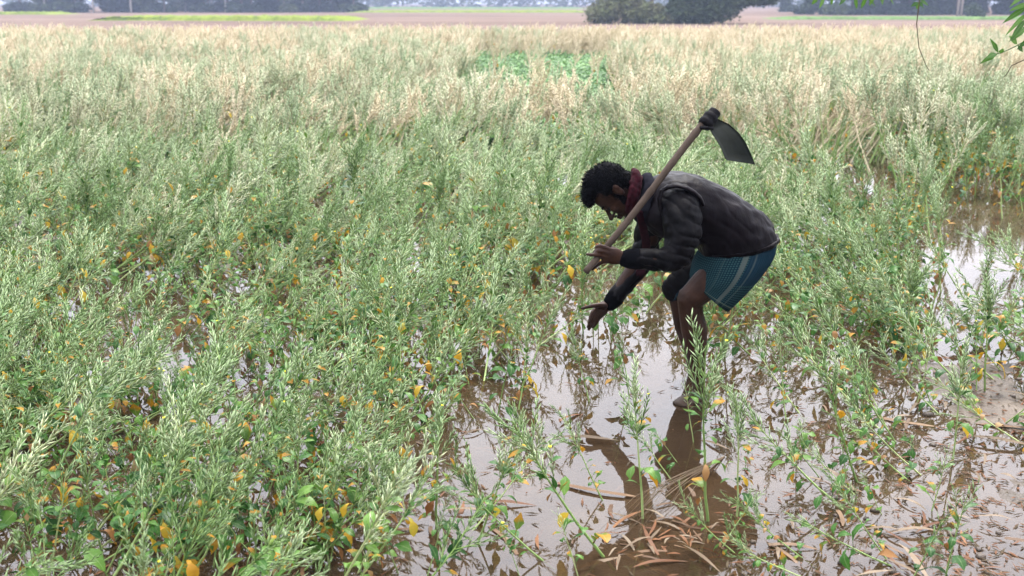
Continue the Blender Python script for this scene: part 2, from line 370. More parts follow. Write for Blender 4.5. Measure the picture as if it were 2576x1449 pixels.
def build_individual(pl, loc, rotq, scale, label, group, name='mustard_plant'):
    if pl.meshes is None: pl.meshes = [(nm, m.mesh(nm, PM)) for nm, m in pl.parts if m.v]
    e = link(name, None, None, loc); e.rotation_mode = 'QUATERNION'; e.rotation_quaternion = rotq; e.scale = (scale,) * 3
    e.empty_display_size = 0.05
    tag(e, label, 'plant', group)
    for nm, me in pl.meshes:
        c = link(nm, me, e)
        if nm == 'pod_spray': c['kind'] = 'stuff'
    return e
LG = 'mustard plants in the flooded crop'
# plants one can point to: base and tip as seen, class, what sets each apart
NAMED = [
 (1105,1335,1112,1000,'up','upright mustard plant standing alone in open puddle, bare pale stem','left of centre'),
 (1198,1366,1300,1090,'up','thin mustard plant leaning right over the open puddle at bottom centre',''),
 (1404,1411,1135,1170,'low','mustard plant fallen leftward across the bottom centre puddle',''),
 (1550,1400,1290,1060,'lean','long mustard plant fallen left, rooted beside the dry leaf heap',''),
 (901,1139,930,930,'up','upright mustard plant at the left shore of the open puddle',''),
 (961,1132,940,920,'up','slender mustard plant just right of the puddle shore upright',''),
 (1613,1303,1590,960,'up','tall mustard plant rising from the left end of the dry leaf heap',''),
 (1530,1261,1420,1050,'lean','thin half bare mustard plant leaning left above the brown reflection',''),
 (880,1448,1000,1170,'lean','pod laden mustard plant leaning right at the bottom edge near the puddle',''),
 (926,1338,960,1150,'young','short leafy mustard plant in the water left of the lone upright one',''),
 (1786,1310,1775,870,'up','tallest mustard plant in front of the man\'s shin, full of pods',''),
 (1845,1298,1850,990,'up','mustard plant at right edge of the man\'s reflection, upright',''),
 (1743,1111,1722,960,'young','short broad leaved mustard plant at the man\'s submerged foot',''),
 (1704,1162,1640,1075,'young','small mustard plant leaning left in the man\'s reflection',''),
 (2149,1282,1890,1045,'lean','long mustard plant fallen left with thick pale stem in right puddle',''),
 (2176,1212,2070,900,'lean','mustard plant with large dark leaf leaning left in right puddle',''),
 (2219,1294,2170,1190,'young','small mustard sprout with one yellow leaf in the right puddle',''),
 (2129,1208,2110,1050,'young','slim mustard sprout standing between two fallen stems at right',''),
 (2344,1286,2385,1130,'young','dark stemmed mustard plant with orange leaf tip at lower right',''),
 (2355,1197,2140,1010,'low','mustard plant lying left over leaf litter at lower right',''),
 (2394,1154,2420,900,'up','bushy mustard plant with several stems at the right mud bank',''),
 (2273,1115,2130,900,'lean','mustard plant leaning left behind the mud bank litter',''),
 (1981,1056,1960,850,'up','upright mustard plant right of the man\'s legs',''),
 (2479,844,2484,640,'up','lone upright mustard plant by the far right mud patch',''),
 (153,1415,235,1120,'lean','mustard plant with thick pale stem leaning right at bottom left',''),
 (109,1448,60,1190,'up','mustard plant in the bottom left corner, bent leftward',''),
 (353,1389,470,1090,'lean','mustard plant with long straight stem at bottom left centre',''),
 (540,1428,575,1170,'up','upright leafy mustard plant at the bottom left',''),
 (383,1448,570,1200,'lean','pod heavy mustard plant at the bottom edge, leaning right',''),
 (388,1175,430,930,'up','upright mustard plant with bare stem behind the dark leafy clump',''),
 (497,1197,500,960,'up','straight single stem mustard plant left of the standing water',''),
 (595,1110,580,870,'up','straight mustard plant among thin stems left of centre',''),
 (283,970,335,740,'lean','mustard plant beside the small left pool, leaning right',''),
 (331,961,400,700,'lean','mustard plant just right of the small left pool',''),
 (7,1000,60,780,'lean','mustard plant cut by the left edge of the picture',''),
 (804,1110,812,900,'up','upright mustard plant at the upper left end of the puddle',''),
 (1262,880,1305,700,'up','mustard plant with tall pale yellow leaf left of the reaching hand',''),
 (1340,960,1290,800,'up','mustard plant at the back of the open puddle, left of the hand',''),
 (1480,1010,1440,850,'up','mustard plant below the man\'s reaching hand',''),
 (1585,1000,1560,830,'young','leafy mustard plant between the reaching hand and the shin',''),
 (1800,1000,1830,850,'up','mustard plant close behind the man\'s near foot',''),
 (2360,1030,2290,860,'lean','mustard plant with big yellow drooping leaves at right',''),
 (705,1400,760,1190,'lean','mustard plant with large oval leaf near the bottom, left of puddle',''),
 (660,1250,720,1040,'lean','mustard plant with orange withered leaves left of the puddle',''),
 (240,1160,270,960,'up','mustard plant with dry straw coloured pods at left',''),
 (1450,1449,1400,1290,'young','small mustard plant at bottom edge below the fallen stems',''),
 (1300,1449,1260,1330,'young','tiny mustard sprout in the puddle at the very bottom centre',''),
 (2050,1200,1960,1090,'young','low mustard plant with grey green pods in middle right puddle',''),
]
rnd = random.Random(21)
for (bx, by, tx, ty, cls, lab, _) in NAMED:
    g = G(bx, by); tp = P(tx, ty, g.y + rnd.uniform(-0.02, 0.10)); t = tp - g
    if t.z < 0.08: t.z = 0.08
    pl = rnd.choice(CL[cls]); v = pl.tip
    q = v.rotation_difference(t) if cls != 'up' and cls != 'young' else (v.rotation_difference(t) @ Quaternion(v.normalized(), rnd.uniform(0, 6.28)))
    if cls in ('lean', 'low'):
        yaw = math.atan2(t.y, t.x); q1 = Quaternion((0, 0, 1), yaw); q = (q1 @ v).rotation_difference(t) @ q1
    sc = max(0.35, min(1.35, t.length / v.length))
    build_individual(pl, g, q, sc, lab, None)

# density of stems on the ground, by where they show
def dens(px, py, x, y):
    if y > 38.5: return 0
    if y > 30: pass
    if y < 4.9 and 0.55 < x < 1.5 and 4.15 < y < 4.85: return 0
    if abs(x - 0.9) < 0.35 and 4.2 < y < 4.75: return 0
    if abs(x - 0.36) < 0.30 and 3.75 < y < 4.8: return 0.6
    if py < 470: d = 18
    elif py < 640: d = 21
    elif py < 900: d = 25
    else: d = 24
    if py > 1000: d = 22
    if px > 2080 and 470 < py < 740:
        d = 5 if px > 2330 else 15
    if 1950 < px < 2160 and py > 720: d = 19
    if px >= 2160 and 740 < py < 930: d = 17
    if px > 1900 and 930 < py < 1080: d = 14
    if px > 1850 and py >= 1080: d = 3.6 if px < 2300 else 2.6
    if 1180 < px <= 1900 and 760 < py < 930: d = 17
    if 930 < px <= 1900 and 930 <= py < 1060: d = 11
    if 900 < px <= 1850 and py >= 1060: d = 2.8
    if 820 < px <= 960 and py >= 1060: d = 8
    if 170 < px < 420 and 730 < py < 880: d = 7
    if 330 < px < 470 and 880 < py < 960: d = 9
    if px < 820 and py > 1200: d = 17
    if px > 2380 and 555 < py < 715: d = 0.8
    if px > 2350 and 715 <= py < 850: d = 4
    if 2090 < px < 2330 and 470 < py < 540: d = 2
    if 190 < px < 400 and 720 < py < 850: d = 2
    if 150 < px < 450 and 850 <= py < 960: d = 8
    if 1380 < px < 1640 and 690 < py < 900: d = 11
    if px < 880 and py > 640: d *= 1.35
    elif py <= 700: d *= 1.2
    d *= max(0.08 if px > 1000 else 0.42, 0.55 + 1.5 * fnoise((x, y), 0.9, 11) + 0.32 + 1.3 * fnoise((x, y), 2.1, 4))
    # the low bright green crop in the far middle replaces the mustard
    w_ = 0.5 * fnoise((x, y), 0.35, 30)
    if 12.3 < y < 31.5 and -0.060 * y + w_ + max(0, 15 - y) * 0.2 < x < 0.097 * y + 0.6 * w_: d *= 0.03 if y > 13.5 else 0.3
    return d
pts = []
for Y0, Y1 in ((2.3, 6), (6, 12), (12, 39)):
    wmax = Y1 * 0.62 + 3.2; A = 2 * wmax * (Y1 - Y0); nn = int(A * 52)
    for _ in range(nn):
        y = rnd.uniform(Y0, Y1); x = rnd.uniform(-wmax, wmax)
        if abs(x) > 0.58 * y + 3.2: continue
        px, py = proj(Vector((x, y, 0)))
        if rnd.random() * 52 < dens(px, py, x, y): pts.append((x, y, px, py))
def pick(x, y, px, py):
    """class, yaw of the lean, scale"""
    u = rnd.random(); w = fnoise((x, y), 0.35, 5)
    yaw = rnd.gauss(0.3, 0.22) + 1.3 * fnoise((x, y), 0.45, 20)                          # leans right and a little away
    rightzone = px > 1750 + 500 * w
    if rightzone and py > 420: yaw = math.pi - rnd.gauss(0.45, 0.25) + 1.3 * fnoise((x, y), 0.45, 20)
    if py > 700 and 900 < px < 1900 and rnd.random() < 0.4: yaw = rnd.uniform(0, 6.28)
    if y < 6.5:
        c = 'up' if u < (0.05 if px < 1000 else 0.2) else 'lean' if u < 0.46 else 'low' if u < 0.92 else 'young'
        s = rnd.uniform(0.55, 0.92)
    elif y < 10.5:
        c = 'midlean' if u < 0.34 else 'midpale' if u < 0.60 + 0.25 * (y - 7) / 4 else 'up' if u < 0.78 else 'lean' if u < .9 else 'low'; s = rnd.uniform(0.6, 1.1) * (0.85 if c.startswith('mid') else 1.1)
    else:
        k = (y - 12) / 16 + 1.3 * fnoise((x, y), 0.3, 9) + (0.0 if px < 1300 else 0.12)
        if u < k * 0.7: c = 'strawup'
        elif u < k * 1.2 + 0.25: c = 'straw_pale'
        elif u < 0.86: c = 'midpale'
        else: c = 'midlean'
        s = rnd.uniform(0.75, 1.1)
        if y > 18: yaw = rnd.gauss(0.3, 0.8)
    if px > 2230 and 7.5 < y < 13: c = 'up' if u < 0.6 else 'straw_pale'; s *= 1.05; yaw = rnd.uniform(0, 6.28)
    return c, yaw, s
pts.sort(key=lambda q: q[1])
ZONES = [
 (lambda px, py: py > 1060 and px < 240, 'mustard plant in the extreme bottom left corner', 'mustard plants crowding the bottom left corner'),
 (lambda px, py: py > 1060 and px < 480, 'mustard plant in the dense crop at bottom left', 'mustard plants crowding the bottom left corner'),
 (lambda px, py: py > 1060 and px < 960, 'mustard plant along the left shore of the puddle', 'mustard plants along the left shore of the puddle'),
 (lambda px, py: py > 1000 and px < 1400, 'mustard plant standing in the open brown puddle', 'mustard plants standing in the open puddle'),
 (lambda px, py: py > 1000 and px < 1900, 'mustard plant in the puddle before the man', 'mustard plants standing in the open puddle'),
 (lambda px, py: py > 1000, 'mustard plant in the littered shallows, lower right', 'mustard plants in the littered shallows'),
 (lambda px, py: px < 190, 'mustard plant at the left picture edge', 'mustard plants round the small left pool'),
 (lambda px, py: px < 420, 'mustard plant round the small left pool', 'mustard plants round the small left pool'),
 (lambda px, py: px < 700, 'mustard plant right of the small left pool', 'mustard plants round the small left pool'),
 (lambda px, py: px < 1000, 'mustard plant behind the left puddle shore', 'mustard plants behind the open puddle'),
 (lambda px, py: px < 1300, 'mustard plant straight behind the open puddle', 'mustard plants behind the open puddle'),
 (lambda px, py: px < 1620, 'mustard plant by the reaching hand of the man', 'mustard plants close round the man'),
 (lambda px, py: px < 1950, 'mustard plant beside the bare legs of the man', 'mustard plants close round the man'),
 (lambda px, py: px < 2250, 'mustard plant just right of the bent man', 'mustard plants right of the man'),
 (lambda px, py: True, 'mustard plant by the bright puddle at right', 'mustard plants right of the man'),
]
nind = 300 - len(NAMED); far = []
count = 0
for (x, y, px, py) in pts:
    c, yaw, s = pick(x, y, px, py)
    if py > 1000 and 1380 < px < 2000: s *= 0.5                   # nothing tall between the camera and the man
    elif y < 4.1 and 0.35 < x < 1.6: s *= 0.6
    pl = rnd.choice(CL[c]); rotq = Quaternion((0, 0, 1), yaw) @ Quaternion((1, 0, 0), rnd.gauss(0, 0.12))
    inview = -60 < px < 2640 and py < 1560
    if count < nind and inview and y < 8 and c in ('up', 'lean', 'low', 'young'):
        for fn, lab, grp in ZONES:
            if fn(px, py): break
        side = 'rightward' if math.cos(yaw) > 0.3 else 'leftward' if math.cos(yaw) < -0.3 else 'away'
        post = {'up': 'nearly upright', 'lean': 'leaning ' + side, 'low': 'lying low ' + side, 'young': 'short leafy'}[c]
        row = 'front row' if y < (4.2 if py > 1000 else 5.0) else 'middle row' if y < (5.2 if py > 1000 else 6.0) else 'back row'
        build_individual(pl, Vector((x, y, 0)), rotq, s, post + ' ' + lab + ', ' + row, grp); count += 1
    else: far.append((x, y, rotq.to_euler(), s, c, pl))
for _ in range(5200):                                 # leafy undergrowth between the lodged stems
    y = rnd.uniform(2.6, 12.5); x = rnd.uniform(-1, 1) * (0.58 * y + 2.5); px, py = proj(Vector((x, y, 0)))
    if rnd.random() * 26 < dens(px, py, x, y) * (1.0 if px < 1000 or py < 900 else 0.35):
        far.append((x, y, (rnd.gauss(0, .3), rnd.gauss(0, .3), rnd.uniform(0, 6.28)), rnd.uniform(0.5, 0.85), 'young', rnd.choice(CL['young'])))
print('individual plants', count + len(NAMED), 'others', len(far), 'reach', pts[-1][1])

# ------------------------------------------------------------------ scatter by geometry nodes: one object
def scatter(name, items, variants, label, kind='stuff', cat=None):
    """items: (x, y, z, euler, scale, variant index); variants: meshes"""
    vc = bpy.data.collections.new(name + '_pieces')
    for i, me in enumerate(variants):
        vc.objects.link(bpy.data.objects.new('%s_piece_%03d' % (name, i), me))
    me = bpy.data.meshes.new(name); me.from_pydata([(i[0], i[1], i[2]) for i in items], [], [])
    a = me.attributes.new('rot', 'FLOAT_VECTOR', 'POINT'); a.data.foreach_set('vector', np.array([tuple(i[3]) for i in items], dtype=np.float32).ravel())
    a = me.attributes.new('scl', 'FLOAT', 'POINT'); a.data.foreach_set('value', np.array([i[4] for i in items], dtype=np.float32))
    a = me.attributes.new('idx', 'INT', 'POINT'); a.data.foreach_set('value', np.array([i[5] for i in items], dtype=np.int32))
    ng = bpy.data.node_groups.new(name + '_nodes', 'GeometryNodeTree')
    ng.interface.new_socket('Geometry', in_out='INPUT', socket_type='NodeSocketGeometry')
    ng.interface.new_socket('Geometry', in_out='OUTPUT', socket_type='NodeSocketGeometry')
    gi = ng.nodes.new('NodeGroupInput'); go = ng.nodes.new('NodeGroupOutput'); ip = ng.nodes.new('GeometryNodeInstanceOnPoints')
    ci = ng.nodes.new('GeometryNodeCollectionInfo'); ci.inputs['Collection'].default_value = vc
    ci.inputs['Separate Children'].default_value = True; ci.inputs['Reset Children'].default_value = True
    def na(nm, ty):
        q = ng.nodes.new('GeometryNodeInputNamedAttribute'); q.data_type = ty; q.inputs['Name'].default_value = nm; return q.outputs['Attribute']
    lk = ng.links.new
    er = ng.nodes.new('FunctionNodeEulerToRotation'); lk(na('rot', 'FLOAT_VECTOR'), er.inputs[0])
    ip.inputs['Pick Instance'].default_value = True
    lk(gi.outputs[0], ip.inputs['Points']); lk(ci.outputs[0], ip.inputs['Instance']); lk(na('idx', 'INT'), ip.inputs['Instance Index'])
    lk(er.outputs[0], ip.inputs['Rotation']); lk(na('scl', 'FLOAT'), ip.inputs['Scale']); lk(ip.outputs[0], go.inputs[0])
    o = link(name, me); md = o.modifiers.new('scatter', 'NODES'); md.node_group = ng
    return tag(o, label, cat, None, kind)
allpl = [p for c in CL for p in CL[c]]; idx = {id(p): i for i, p in enumerate(allpl)}
scatter('mustard_crop', [(x, y, 0, e, s, idx[id(pl)]) for (x, y, e, s, c, pl) in far], [joined(p, 'crop_plant') for p in allpl],
        'grey green to straw coloured ripening mustard crop lodged across the whole field', cat='crop')

# low bright green crop in the far middle
def lowplant(seed):
    r = random.Random(seed); m = MB()
    for j in range(16):
        an = r.uniform(0, 6.28); h = r.uniform(0.03, 0.24); b = Vector((r.uniform(-.06, .06), r.uniform(-.06, .06), h))
        leaf(m, b, Vector((math.cos(an), math.sin(an), 0.5)), Vector((0, 0, 1)), r.uniform(0.09, 0.15), r.uniform(0.06, 0.09), 0, r, 0.7, 0.15)
    return m.mesh('low_crop_plant', [M['lowcrop']])
it = []
for _ in range(20000):
    y = rnd.uniform(12.3, 34.5); x = rnd.uniform(-2.9, 3.9)
    if -0.064 * y + 0.5 * fnoise((x, y), 0.35, 30) + max(0, 15 - y) * 0.2 < x < 0.10 * y + 0.7 * fnoise((x, y), 0.6, 3) and fnoise((x, y), 1.1, 6) > -0.28: it.append((x, y, 0, (rnd.uniform(-.2, .2), 0, rnd.uniform(0, 6.28)), rnd.uniform(0.7, 1.15), rnd.randrange(5)))
scatter('green_vegetable_crop', it, [lowplant(i) for i in range(5)], 'patch of low bright green leafy crop in the middle of the straw coloured field', cat='crop')

# ------------------------------------------------------------------ far strips of flowering mustard, hedges of trees, haze
def strip(name, poly, h, cols, label, seed):
    """a crop stand: many small uneven tufts in rows, real height"""
    m = mat(name, rough=0.9, spec=0.0); n = noi(m, 1.4, 6, rough=0.7); L(m, ramp(m, cols, n.outputs[0]).outputs[0], BS(m).inputs['Base Color'])
    (x0, y0), (x1, y1) = poly; nx_, ny_ = 150, 36; b = MB(); vs = []
    for j in range(ny_ + 1):
        for i in range(nx_ + 1):
            u, v = i / nx_, j / ny_; x = x0 + (x1 - x0) * u; y = y0 + (y1 - y0) * v
            y += 2.0 * fnoise((x, 0), 0.05, seed) * (1 if j in (0, 1) else 0.5)
            e = min(1, 12 * min(u, 1 - u)) * (0 if j == 0 or j == ny_ else 1)
            vs.append((x, y, 0.02 + e * h * (0.8 + 0.5 * fnoise((x, y), 1.5, seed) + random.uniform(-.12, .12))))
    w = nx_ + 1
    b.add(vs, [(j * w + i, j * w + i + 1, (j + 1) * w + i + 1, (j + 1) * w + i) for j in range(ny_) for i in range(nx_)])
    tag(link(name, b.mesh(name, [m], False)), label, 'crop', None, 'stuff')
YEL = [(0.3, (0.06, 0.10, 0.018)), (0.5, (0.115, 0.145, 0.026)), (0.7, (0.17, 0.185, 0.04))]
PGR = [(0.3, (0.045, 0.085, 0.025)), (0.6, (0.09, 0.14, 0.05)), (0.8, (0.14, 0.17, 0.08))]
def gp(x, y): g = G(x, y, 0.02); return (g.x, g.y)
strip('yellow_mustard_strip', ((-43.5, 104), (-16.0, 117)), 0.4, YEL, 'bright yellow flowering mustard strip across the brown fields in front of the grove', 1)
strip('yellow_mustard_strip', ((-105, 158), (-70, 168)), 0.35, YEL, 'yellow green mustard strip at the far left beside the grove', 2)
strip('yellow_mustard_strip', ((-31, 190), (16, 206)), 0.35, YEL, 'long thin yellow green crop strip right of the grove in the distance', 3)
strip('pale_green_crop_strip', ((-52, 300), (25, 335)), 0.4, PGR, 'pale green crop strip in the far distance before the hazy trees', 4)
strip('pale_green_crop_strip', ((29, 112), (66, 121)), 0.25, PGR, 'pale green crop strip at the right beyond the brown soil', 5)

M['bark'] = plantmat('tree_bark', [(0.1, (0.10, 0.075, 0.055)), (0.9, (0.24, 0.19, 0.15))], 0.9, 0)
M['barkpale'] = plantmat('tree_bark_pale', [(0.1, (0.34, 0.30, 0.26)), (0.9, (0.55, 0.50, 0.44))], 0.9, 0)
M['crown'] = plantmat('tree_foliage', [(0.15, (0.022, 0.04, 0.018)), (0.5, (0.055, 0.085, 0.035)), (0.85, (0.14, 0.17, 0.07))], 0.6, 0.15, scale=0.8)
M['crownb'] = plantmat('vine_covered_foliage', [(0.15, (0.10, 0.055, 0.045)), (0.5, (0.13, 0.11, 0.06)), (0.8, (0.19, 0.22, 0.09))], 0.7, 0.15, scale=0.9)
def clumps(m, centres, n, size, r, mi=0):
    """leaf-sized faces through overlapping volumes"""
    for _ in range(n):
        c, rad = r.choice(centres); 
        d = Vector((r.gauss(0, 1), r.gauss(0, 1), r.gauss(0, 1))).normalized() * (r.random() ** 0.4 * (1 + (0.32 * r.random() if r.random() < .3 else 0)))
        p = Vector((c[0] + d.x * rad[0], c[1] + d.y * rad[1], max(0.05, c[2] + d.z * rad[2]))); s = size * r.uniform(0.6, 1.5)
        a = Vector((r.gauss(0, 1), r.gauss(0, 1), r.gauss(0, 1))).normalized(); b, cc = frame(a)
        m.add([p - b * s, p + cc * s * 0.5, p + b * s, p - cc * s * 0.5 + a * s * 0.3], [(0, 1, 2), (0, 2, 3)], mi)
def tree_meshes(seed, h, low, spread, n, trunkr=0.22, leafsz=0.28, cmat='crown', bmat='bark'):
    r = random.Random(seed); t = MB(); pts_ = [Vector((0, 0, -0.3))]; 
    for i in range(1, 7): pts_.append(Vector((pts_[-1].x + r.uniform(-.15, .15), pts_[-1].y + r.uniform(-.1, .1), h * 0.8 * i / 6)))
    tube(t, pts_, [trunkr * (1.25 - i / 6.5) for i in range(7)], 8)
    cen = []
    for k in range(9):
        i = r.randint(2, 6); an = r.uniform(0, 6.28); d = Vector((math.cos(an), math.sin(an), r.uniform(0.2, 0.8))) * spread * r.uniform(0.4, 0.9)
        tube(t, [pts_[i], pts_[i] + d * 0.5 + Vector((0, 0, 0.2)), pts_[i] + d], [trunkr * 0.4, trunkr * 0.25, 0.03], 5)
        q = pts_[i] + d; rr = spread * r.uniform(0.35, 0.6); cen.append(((q.x, q.y, max(q.z, h * low + rr * 0.6)), (rr, rr, rr * 0.8)))
    for k in range(6):
        rr = spread * r.uniform(0.4, 0.6); cen.append(((r.uniform(-.5, .5) * spread, r.uniform(-.5, .5) * spread, h * r.uniform(low + 0.15, 0.95)), (rr, rr, rr)))
    for k in range(4):                                   # undergrowth at the foot
        if low < 0.1: rr = r.uniform(0.7, 1.3); cen.append(((r.uniform(-.6, .6) * spread, r.uniform(-.5, .5) * spread, rr * 0.7), (rr * 1.3, rr, rr)))
    c = MB(); clumps(c, cen, n, leafsz, r)
    return t.mesh('trunk', [M[bmat]]), c.mesh('crown', [M[cmat]], False)
def tree(ms, x, y, rz, s, name, label, group=None, cat='tree'):
    e = link(name, None, None, (x, y, 0)); e.rotation_euler = (0, 0, rz); e.scale = (s,) * 3; tag(e, label, cat, group)
    link('trunk', ms[0], e); link('crown', ms[1], e); return e
TV = [tree_meshes(300 + i, 11, -0.02 if i < 3 else 0.05, 3.2, 4200, 0.2, 0.34) for i in range(5)]
TP = [tree_meshes(320 + i, 13, 0.12, 2.2, 1500, 0.16, 0.3, bmat='barkpale') for i in range(2)]
r = random.Random(5)
for k in range(34):                                             # the grove at the far left
    x = -88 + k * 1.78 + r.uniform(-.5, .5) if k < 34 else 0; y = 193 + r.uniform(-5, 9)
    if k > 30: y += 4
    pale = r.random() < 0.25; ms = r.choice(TP if pale else TV)
    tree(ms, x - 1.0, y, r.uniform(0, 6.28), r.uniform(0.8, 1.15), 'grove_tree', 'pale trunked slender tree in the dark grove across the fields at left' if pale else 'dark leafy tree in the dense grove across the fields at left', 'pale trunked trees of the left grove' if pale else 'dark trees of the left grove')
for k in range(26):                                             # second row behind it
    x = -100 + k * 2.7; tree(r.choice(TV), x, 212 + r.uniform(-4, 6), r.uniform(0, 6.28), r.uniform(0.9, 1.2), 'grove_tree', 'dark tree in the back row of the grove, far left', 'back row trees of the left grove')
for k in range(6):
    tree(r.choice(TV), -140 + k * 8 + r.uniform(-2, 2), 330 + r.uniform(-12, 12), r.uniform(0, 6), 1.0, 'distant_tree', 'hazy tree behind the yellow strip at the far left edge', 'hazy trees at the far left')
for k in range(34):                                             # right tree line
    x = 47 + k * 1.7 + r.uniform(-.8, .8); tree(r.choice(TV), x, 158 + r.uniform(-6, 10), r.uniform(0, 6.28), r.uniform(0.8, 1.1), 'grove_tree', 'bluish hazy tree in the tree line at the far right', 'trees of the right tree line')
for (x_, y_, s_, lb) in ((2050, 31, .75, 'small hazy tree just right of the vine covered trees'), (1985, 30, .9, 'hazy round tree behind the right end of the vine covered tree'), (2165, 33, .7, 'sparse hazy tree under the hanging bamboo leaves')):
    g = G(x_, y_); tree(TV[3], g.x, g.y, x_, s_, 'hazy_tree', lb)
for (px_, lb, hh) in ((2408, 'tall pale bare trunk standing left of a pair before the right tree line', 9), (2417, 'tall pale bare trunk standing right of a pair before the right tree line', 9)):
    b = MB(); g = G(px_, 41); tube(b, [Vector((0, 0, -.2)), Vector((0.05, 0, 4)), Vector((0.12, 0, hh))], [.17, .14, .09], 8); e = link('bare_trunk', b.mesh('bare_trunk', [M['barkpale']])); e.location = (g.x, g.y, 0); tag(e, lb, 'tree')
b_ = MB(); rr_ = random.Random(9); clumps(b_, [((0, 0, .8), (1.0, .8, .8)), ((.6, 0, .5), (.8, .6, .5))], 700, .14, rr_)
g = G(2447, 47); e = link('field_bush', b_.mesh('field_bush', [M['crown']], False)); e.location = (g.x, g.y, 0); tag(e, 'small round bush on the pale green strip before the right tree line', 'bush')
# far wood, one mass
b = MB(); r = random.Random(77); cen = []
for k in range(150):
    x = -330 + k * 4.9; h = r.uniform(5, 10); cen.append(((x, 430 + r.uniform(-15, 15), h * 0.5), (5.5, 4, h * 0.62)))
clumps(b, cen, 26000, 0.85, r); tag(link('distant_wood', b.mesh('distant_wood', [M['crown']], False)), 'pale blue hazy wood along the horizon', 'wood', None, 'stuff')
# the two overgrown trees in the middle distance
def big(name, px_, base, cen, trunk, n, size, label, cmat):
    g = G(px_, base); e = link(name, None, None, (g.x, g.y, 0)); tag(e, label, 'tree'); rr = random.Random(px_)
    t = MB()
    for path, rad in trunk: tube(t, [Vector(p) for p in path], rad, 8)
    link('trunk', t.mesh('trunk', [M['bark']]), e); c = MB(); clumps(c, cen, n, size, rr); link('crown', c.mesh('crown', [M[cmat]], False), e); return e
# scale there: about 28 px per metre
big('vine_covered_tree', 1562, 60, [((0, 0, 1.1), (3.1, 2.4, 1.0)), ((3.6, 0, .5), (1.6, 1.4, .55)), ((3.1, 0, .9), (.7, .8, .8)), ((-.2, .3, 1.9), (2.2, 2.0, 1.2)), ((-1.6, -.2, .8), (1.6, 1.5, .8)), ((1.6, 0, 1.0), (1.7, 1.6, 1.0)), ((.2, .5, 3.0), (1.5, 1.5, 1.0)), ((2.3, 0, .5), (1.1, 1.4, .6))],
    [([(0.3, 0, -.3), (0.4, .2, 2), (0.1, .3, 4)], [.3, .24, .12]), ([(2.6, .3, -.3), (2.7, .3, 2.2), (2.5, .4, 4.5)], [.2, .16, .1])], 15000, 0.13, 'low rounded tree smothered in brown vines, left of the darker spreading tree', 'crownb')
big('spreading_tree', 1775, 60, [((-2.1, 0, 1.0), (1.6, 1.8, 1.1)), ((-.4, -.2, 1.1), (2.0, 2.0, 1.2)), ((1.2, 0, 1.6), (1.8, 2, 1.5)), ((-1.2, .2, 2.6), (2.4, 2.4, 1.3)), ((2.6, 0, 2.3), (1.9, 1.9, 1.0)), ((1.0, .3, 3.4), (3.0, 2.6, 1.4)), ((4.0, .2, 2.3), (1.7, 1.6, .75)), ((5.2, .2, 2.2), (1.0, 1.2, .65)), ((0, 0, 4.6), (2.4, 2.2, 1.3))],
    [([(0, 0, -.3), (.2, .2, 2), (.3, .3, 5)], [.38, .3, .16]), ([(.2, .2, 1.6), (1.8, .2, 2.2), (4.2, .2, 2.3)], [.2, .13, .06])], 26000, 0.14, 'dark green spreading tree with drooping branches in the middle distance', 'crown')
# haze
hb = MB(); X0, X1, Y0, Y1, Z0, Z1 = -900, 900, -60, 1300, -1.5, 21
hb.add([(X0, Y0, Z0), (X1, Y0, Z0), (X1, Y1, Z0), (X0, Y1, Z0), (X0, Y0, Z1), (X1, Y0, Z1), (X1, Y1, Z1), (X0, Y1, Z1)], [(0, 3, 2, 1), (4, 5, 6, 7), (0, 1, 5, 4), (1, 2, 6, 5), (2, 3, 7, 6), (3, 0, 4, 7)])
hm = bpy.data.materials.new('haze'); hm.use_nodes = True; hm.node_tree.nodes.clear()
ho = N(hm, 'ShaderNodeOutputMaterial'); hv = N(hm, 'ShaderNodeVolumePrincipled'); hv.inputs['Color'].default_value = (0.27, 0.32, 0.44, 1); hv.inputs['Density'].default_value = 0.0013
L(hm, hv.outputs[0], ho.inputs['Volume']); tag(link('haze', hb.mesh('haze', [hm], False)), 'thin bluish winter haze over the fields', None, None, 'stuff')
# ------------------------------------------------------------------ the bent man
PXM = 545.0                                        # pixels per metre where he stands
def fuse(name, mb, voxel, mats, smooth=6, disp=None, parent=None):
    """overlapping closed shapes become one continuous skin"""
    me = mb.mesh(name + '_raw', [mats[0]]); o = link(name, me)
    m = o.modifiers.new('r', 'REMESH'); m.mode = 'VOXEL'; m.voxel_size = voxel; m.use_smooth_shade = True
    s = o.modifiers.new('s', 'SMOOTH'); s.factor = 0.5; s.iterations = smooth
    dg = bpy.context.evaluated_depsgraph_get(); dg.update()
    nm = bpy.data.meshes.new_from_object(o.evaluated_get(dg), depsgraph=dg)
    o.modifiers.clear(); o.data = nm; nm.name = name
    nm.materials.clear()
    for q in mats: nm.materials.append(q)
    if disp:
        n = len(nm.vertices); co = np.empty(n * 3, dtype=np.float32); nm.vertices.foreach_get('co', co); co = co.reshape(-1, 3)
        no = np.array([tuple(v.normal) for v in nm.vertices], dtype=np.float32)
        d = np.array([disp(c) for c in co], dtype=np.float32); co += no * d[:, None]
        nm.vertices.foreach_set('co', co.ravel())
    nm.polygons.foreach_set('use_smooth', [True] * len(nm.polygons)); nm.update()
    o.parent = parent; return o
